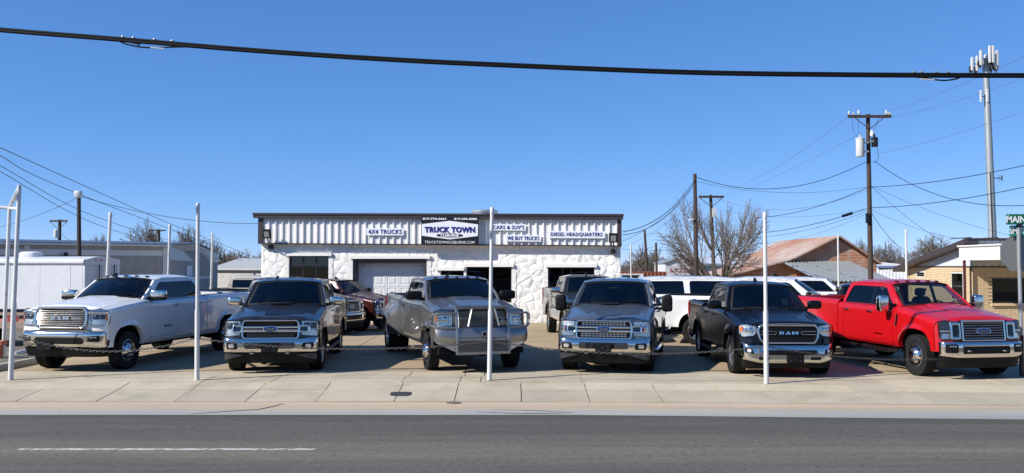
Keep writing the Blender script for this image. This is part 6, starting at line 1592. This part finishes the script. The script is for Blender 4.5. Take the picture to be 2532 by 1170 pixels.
    for xw in (-1.4, -2.3, -5.2):
        for yw, rz in ((.12, PI), (Wd-.12, 0)):
            w_ = bpy.data.objects.new('wheel', None); COL.objects.link(w_); w_.parent = T; w_.location = (xw, yw, .33); w_.rotation_euler = (0, 0, rz)
            for nm, me in (('tyre', tm), ('rim', rm)): o_ = bpy.data.objects.new(nm, me); COL.objects.link(o_); o_.parent = w_
    m = MB(); m.blob((-2.9, .9, wz1+.24), (.38, .3, .13), 3.5, 8); m.build('roof_vent', M['trailer'], T)
    # ---- flatbed trailer in front of it
    q = at(70, 800, 24.6); T2 = empty('flatbed_trailer', (q.x, q.y, 0), -.12, 'low rusty flatbed trailer with red and tan rails by the box trailer', 'trailer'); tan_ = noisy(mat('tan_rail', (.30, .21, .16), .8), .2, 4); redp = noisy(mat('faded_red', (.30, .03, .025), .6), .2, 4)
    m = MB(); m.box(-6, 0, 0, 1.8, .58, .66); m.build('deck', M['rust'], T2, ang=0); m = MB(); m.box(-6, .05, -.06, -.003, .52, .70); m.build('side_rail', tan_, T2, ang=0); m = MB(); m.box(-6, .05, -.05, -.003, .88, .96); m.build('top_rail', tan_, T2, ang=0)
    for x in (-.6, -1.7, -2.8, -3.9, -5): m = MB(); m.box(x, x+.30, -.04, -.003, .70, .88); m.build('stake', redp, T2, ang=0)
    for xw in (-1.2, -2.1):
        w_ = bpy.data.objects.new('wheel', None); COL.objects.link(w_); w_.parent = T2; w_.location = (xw, .10, .33); w_.rotation_euler = (0, 0, PI)
        for nm, me in (('tyre', tm), ('rim', rm)): o_ = bpy.data.objects.new(nm, me); COL.objects.link(o_); o_.parent = w_
    # ---- yellow brick office on the right
    Yf = 35.2; c = at(2408, 796, Yf); xr = c.x+9; xl = c.x; yb = 41.2; zF = at(2408, 594, Yf).z; zB = at(2245, 664, yb).z
    O = empty('yellow_brick_office', (xl, Yf, 0), 0, 'yellow brick office with a sloping brown eave and white canopy, far right', 'building'); D = yb-Yf; zw = at(2408, 660, Yf).z
    wx0 = at(2453, 700, Yf).x-xl; wz0, wz1 = at(0, 750, Yf).z, at(0, 688, Yf).z
    m = MB(); m.prism(rect4(0, 9, 0, zw), [rect4(wx0, wx0+3.4, wz0, wz1)], lambda x, z: Vector((x, 0, z)), lambda x, z: Vector((x, .25, z))); m.box(0, .25, .25, D, 0, zw); m.build('wall', M['buffmortar'], O, ang=0)
    courses('front_brickwork', (0, 0), (9, 0), .0, zw, .072, .30, M['buff'], O, seed=4, skip=[(wx0, wx0+3.4, wz0, wz1)])
    sw = [(D-1.3, D-.75, 1.5, 2.06), (.95, 1.75, .85, 2.0)]; sw = [(D-b_, D-a_, z0, z1) for a_, b_, z0, z1 in ((.75, 1.75, .85, 1.98), (4.1, 4.9, 1.72, 2.0))]
    courses('side_brickwork', (0, D), (0, 0), .0, zw, .072, .30, M['buff'], O, seed=5, skip=sw)
    for a_, b_, z0, z1 in sw:
        m = MB(); y0, y1 = D-b_, D-a_; m.box(-.012, .0, y0, y1, z0, z1); wf = m.build('window', M['cream'], O, ang=0)
        m = MB(); m.box(-.016, -.013, y0+.06, y1-.06, z0+.06, (z0+z1)/2-.02); m.box(-.016, -.013, y0+.06, y1-.06, (z0+z1)/2+.02, z1-.06); m.build('pane', M['tint'], wf, ang=0); m = MB(); m.box(-.0125, -.0122, y0+.05, y1-.05, z0+.05, z1-.05); m.build('blind', M['interior'], wf, ang=0)
    ribs('gable_siding', (0, D), (0, 0), zw+.03, zB-.05, zF-.12, .17, M['bluewhite'], O); ribs('front_siding', (0, 0), (9, 0), zw+.03, zF-.02, zF-.02, .3, M['bluewhite'], O, h=.045)
    m = MB(); m.box(-.03, -.01, -.02, D, zw-.0, zw+.035); m.box(-.03, 9, -.045, -.012, zw-.0, zw+.035); m.build('trim', M['brown'], O, ang=0)
    m = MB()
    for (x0, x1, h0, h1) in ((-.45, .12, .0, .0),):
        vs = [Vector((x0, -.25, zF-.14)), Vector((x0, D+.4, zB-.16)), Vector((x0, D+.4, zB+.02)), Vector((x0, -.25, zF+.04))]; m.add(vs+[v+Vector((x1-x0, 0, 0)) for v in vs], [(0, 1, 2, 3), (7, 6, 5, 4), (0, 4, 5, 1), (1, 5, 6, 2), (2, 6, 7, 3), (3, 7, 4, 0)])
    m.build('eave', M['brown'], O, ang=0)
    m = MB(); vs = [Vector((-.4, -.3, zF+.045)), Vector((9.3, -.3, zF+.045)), Vector((9.3, D+.4, zB+.03)), Vector((-.4, D+.4, zB+.03))]; m.add(vs+[v+Vector((0, 0, .03)) for v in vs], [(0, 1, 2, 3), (7, 6, 5, 4), (0, 4, 5, 1), (1, 5, 6, 2), (2, 6, 7, 3), (3, 7, 4, 0)]); m.build('roof', M['brown'], O, ang=0)
    for k in range(9): m = MB(); m.box(-.3+k*1.05, -.2+k*1.05, -.32, D*.2, zF+.075, zF+.11); m.build('roof_seam', M['brown'], O, ang=0)
    m = MB(); m.prism(rect4(wx0, wx0+3.4, wz0, wz1), [rect4(wx0+.06, wx0+1.1, wz0+.06, wz1-.06), rect4(wx0+1.16, wx0+2.2, wz0+.06, wz1-.06), rect4(wx0+2.26, wx0+3.34, wz0+.06, wz1-.06)], lambda x, z: Vector((x, .06, z)), lambda x, z: Vector((x, .14, z))); wf = m.build('window', M['frame'], O, ang=0)
    for k in range(3): m = MB(); m.box(wx0+.05+k*1.1, wx0+1.11+k*1.1, .09, .095, wz0+.05, wz1-.05); m.build('pane', M['tint'], wf, ang=0)
    m = MB(); m.box(wx0-.06, wx0+3.46, -.09, .05, wz0-.10, wz0); m.build('sill', M['buff'], O, ang=0); m = MB(); m.box(wx0-.2, wx0+3.6, 1.6, 1.7, 0, 2.6); m.build('interior_wall', M['interior'], O, ang=0)
    # canopy: white box carried on a thin dark post
    Yc = 35.1; a = at(2373, 644, Yc); b = at(2373, 611, Yc); cx0 = a.x-xl; cz0, cz1 = a.z, b.z; y0 = -3.1
    m = MB(); m.box(cx0, cx0+4.6, y0, -.06, cz0, cz1); m.build('canopy', M['cream'], O, ang=0); m = MB(); m.box(cx0-.05, cx0+4.65, y0-.05, .0, cz1, cz1+.06); m.build('canopy_cap', M['cream'], O, ang=0)
    m = MB(); m.box(cx0+.06, cx0+.14, -.30, -.22, 0, cz0-.003); m.build('canopy_post', noisy(mat('dark_red_post', (.09, .02, .018), .5), .1, 3), O, ang=0); m = MB(); m.tube([(-.06, .1, 0), (-.06, .1, zw)], .03, 6); m.build('downpipe', M['brown'], O)
    # ---- barn with rusty roof
    Yb = 62; pk = at(2070, 585, Yb); Ba = empty('old_barn', (pk.x, Yb, 0), 0, 'old red brick barn with a rust streaked gable roof and long low lean-to', 'barn'); X = lambda px: (px-1266)/FOC*Yb*1.0-pk.x; Z = lambda py: at(0, py, Yb).z
    gp = [(X(1990), 0), (X(2166), 0), (X(2166), Z(652)), (0, Z(592)), (X(1905), Z(652)), (X(1905), 0)]; gp = [(X(1790), 0), (X(2166), 0), (X(2166), Z(650)), (0, Z(590)), (X(1965), Z(641)), (X(1790), Z(686))]
    m = MB(); m.prism(gp, [], lambda x, z: Vector((x, 0, z)), lambda x, z: Vector((x, .3, z))); m.build('gable_wall', M['redwood'], Ba, ang=0)
    rnd = random.Random(8); m = MB(); z = .1
    def xr_(z): return interp(z, (Z(650), Z(590)), (X(2166), 0))
    def xl_(z): return interp(z, (Z(686), Z(641), Z(590)), (X(1790), X(1965), 0))
    while z < Z(594):
        x = xl_(z+.16)+.05; xe = xr_(z+.16)-.05
        while x < xe-.1:
            l_ = rnd.uniform(.35, .8); x1 = min(xe, x+l_); o_ = rnd.uniform(.015, .05); m.box(x, x1-.03, -o_, 0, z, z+.085); x = x1
        z += .11
    tag(m.build('brickwork', M['redwood'], Ba, ang=0, weld=False), kind='stuff')
    def slope(nm, p, q, depth, mt, th=.10, over=.5):
        m = MB(); d_ = Vector((q[0]-p[0], 0, q[1]-p[1])); n = 26; vs = []
        for i in range(n+1):
            for h in (0, .03): pass
        a_ = Vector((p[0], -over, p[1])); b_ = Vector((q[0], -over, q[1])); u = Vector((0, depth+over, 0)); vs = [a_, b_, b_+u, a_+u]; up = Vector((-d_.z, 0, d_.x)).normalized()*th*(1 if d_.x > 0 else -1)
        m.add(vs+[v+up for v in vs], [(0, 1, 2, 3), (7, 6, 5, 4), (0, 4, 5, 1), (1, 5, 6, 2), (2, 6, 7, 3), (3, 7, 4, 0)]); return m.build(nm, mt, Ba, ang=0)
    slope('roof', (X(1955), Z(643)), (0, Z(586)), 14, M['rustroof']); slope('roof', (0, Z(586)), (X(2172), Z(654)), 14, M['rustroof']); slope('lean_to_roof', (X(1780), Z(688)), (X(1958), Z(642)), 9, M['rustroof'])
    Ya = 56.5; xa = lambda px: (px-1266)/FOC*Ya-pk.x; za = lambda py: at(0, py, Ya).z
    m = MB(); n = 17; vs = []
    for i in range(n+1):
        for f, h in ((0, 0), (.45, 0), (.5, .07), (.9, .07)):
            t = min(1, (i+f)/n); xt = xa(1994)+(xa(2178)-xa(1994))*t; xb = xa(2030)+(xa(2212)-xa(2030))*t
            vs += [Vector((xt, 62-62-.05, za(656)+.25+h)), Vector((xb, Ya-Yb, za(697)+h))]
    m.add(vs, [(2*i, 2*i+1, 2*i+3, 2*i+2) for i in range(len(vs)//2-1)]); m.build('awning', M['galv'], Ba, ang=20)
    for px in (2040, 2200): m = MB(); m.tube([(xa(px), Ya-Yb+.1, 0), (xa(px), Ya-Yb+.1, za(698))], .05, 6); m.build('awning_post', M['wood'], Ba)
    for px in (1976, 1984): m = MB(); m.tube([(X(px), -.12, 0), (X(px), -.12, Z(645))], .07, 6); m.build('downpipe', M['rust'], Ba)
    # ---- pale metal shed between barn and office
    a = at(2168, 690, 68); b = at(2262, 690, 66); Sd = empty('pale_metal_shed', (a.x, a.y, 0), 0, 'pale ribbed metal shed with a blue eave between barn and office', 'shed'); d = Vector((b.x-a.x, b.y-a.y, 0)); zt = at(2200, 662, 67).z
    wallq('wall', (0, 0), d, 0, zt, 0, zt, .2, M['bluewhite'], Sd); ribs('siding', (0, 0), d, 0, zt, zt, .25, M['bluewhite'], Sd, h=.05); wallq('eave', (-.1, -.25), d+Vector((.1, -.25, 0)), zt, zt+.14, zt, zt+.14, .3, mat('blue_eave', (.08, .14, .28), .5), Sd)
    m = MB(); z_ = at(2200, 648, 70).z; m.add([(-.1, -.25, zt+.145), (d.x, d.y-.25, zt+.145), (d.x, d.y+6, z_), (-.1, 6, z_)], [(0, 1, 2, 3)]); m.build('roof', M['cream'], Sd, ang=0)
    # ---- white shop shed with red lettering, long pale roof behind the tree
    Yw = 80; a = at(1645, 690, Yw); Wh = empty('white_shed', (a.x, Yw, 0), 0, 'small white gabled shed with faded red lettering', 'shed'); X = lambda px: (px-1645)/FOC*Yw; Z = lambda py: at(0, py, Yw).z
    m = MB(); m.prism([(0, 0), (X(1707), 0), (X(1707), Z(645)), (X(1676), Z(641)), (0, Z(652))], [], lambda x, z: Vector((x, 0, z)), lambda x, z: Vector((x, 6, z))); m.build('wall', M['trailer'], Wh, ang=0)
    m = MB(); m.add([(-.1, -.15, Z(652)), (X(1676), -.15, Z(640)), (X(1676), 6, Z(640)), (-.1, 6, Z(652))]+[(-.1, -.15, Z(652)+.1), (X(1676), -.15, Z(640)+.1), (X(1676), 6, Z(640)+.1), (-.1, 6, Z(652)+.1)], [(0, 1, 2, 3), (7, 6, 5, 4), (0, 4, 5, 1), (1, 5, 6, 2), (2, 6, 7, 3), (3, 7, 4, 0)]); m.build('roof', mat('slate_roof_edge', (.22, .24, .26), .5), Wh, ang=0)
    fr = mat('faded_red_letters', (.42, .10, .10), .7); m = MB(); rr_ = random.Random(3); x = X(1657)
    while x < X(1696):                                    # strokes too worn to read
        k = rr_.choice((0, 1, 2)); h0, h1 = Z(673), Z(663); m.box(x, x+.10, -.02, -.004, h0, h1); m.box(x+.13, x+.32, -.02, -.004, (h0+h1)/2-.05+(k-1)*.12, (h0+h1)/2+.05+(k-1)*.12)
        x += .46
    m.build('lettering', fr, Wh, ang=0)
    for px in (1661, 1688): m = MB(); m.box(X(px)-.2, X(px)+.2, -.03, 0, Z(684), Z(679)); m.build('window', M['bluewhite'], Wh, ang=0)
    a = at(1707, 690, 84); b = at(1880, 690, 86); Lg = empty('long_pale_building', (a.x, a.y, 0), 0, 'long pale building with a light roof behind the bare tree', 'building'); d = Vector((b.x-a.x, b.y-a.y, 0)); z0 = at(0, 657, 85).z; z1 = at(0, 640, 88).z
    wallq('wall', (0, 0), d, 0, z0, 0, z0, .3, M['trailer'], Lg); m = MB(); m.add([(0, -.4, z0), (d.x, d.y-.4, z0), (d.x, d.y+8, z1), (0, 8, z1)]+[(0, -.4, z0+.2), (d.x, d.y-.4, z0+.2), (d.x, d.y+8, z1+.2), (0, 8, z1+.2)], [(0, 1, 2, 3), (7, 6, 5, 4), (0, 4, 5, 1), (1, 5, 6, 2), (2, 6, 7, 3), (3, 7, 4, 0)]); m.build('roof', M['bluewhite'], Lg, ang=0)
    # ---- rust red container with a white sign
    Yk = 66; a = at(1530, 690, Yk); K = empty('rust_red_container', (a.x, Yk, 0), 0, 'rust red container with a white sign beyond the shop', 'container'); X = lambda px: (px-1530)/FOC*Yk; Z = lambda py: at(0, py, Yk).z
    m = MB(); m.box(0, X(1648), 0, 2.4, 0, Z(672)); m.build('body', noisy(mat('container_red', (.20, .065, .035), .7), .2, 2), K, ang=0); ribs('siding', (0, 0), (X(1648), 0), 0, Z(673), Z(673), .28, noisy(mat('container_red_rib', (.20, .065, .035), .7), .2, 2), K, h=.04)
    m = MB(); m.box(X(1536), X(1590), -.12, -.06, Z(690), Z(677)); bd = m.build('sign_board', M['sign_white'], K, ang=0); m = MB(); m.box(X(1536.5), X(1580), -.128, -.122, Z(690), Z(681.5)); x = X(1538)
    while x < X(1578): m.box(x, x+.09, -.128, -.122, Z(681.4), Z(679)); m.box(x+.12, x+.20, -.128, -.122, Z(681.4), Z(680)); x += .24
    m.build('lettering', M['sign_black'], bd, ang=0)
# ================================================================= build
setting(); shop(); neighbours(); trees(); cell_tower(); overhead(); trucks(); street_side()
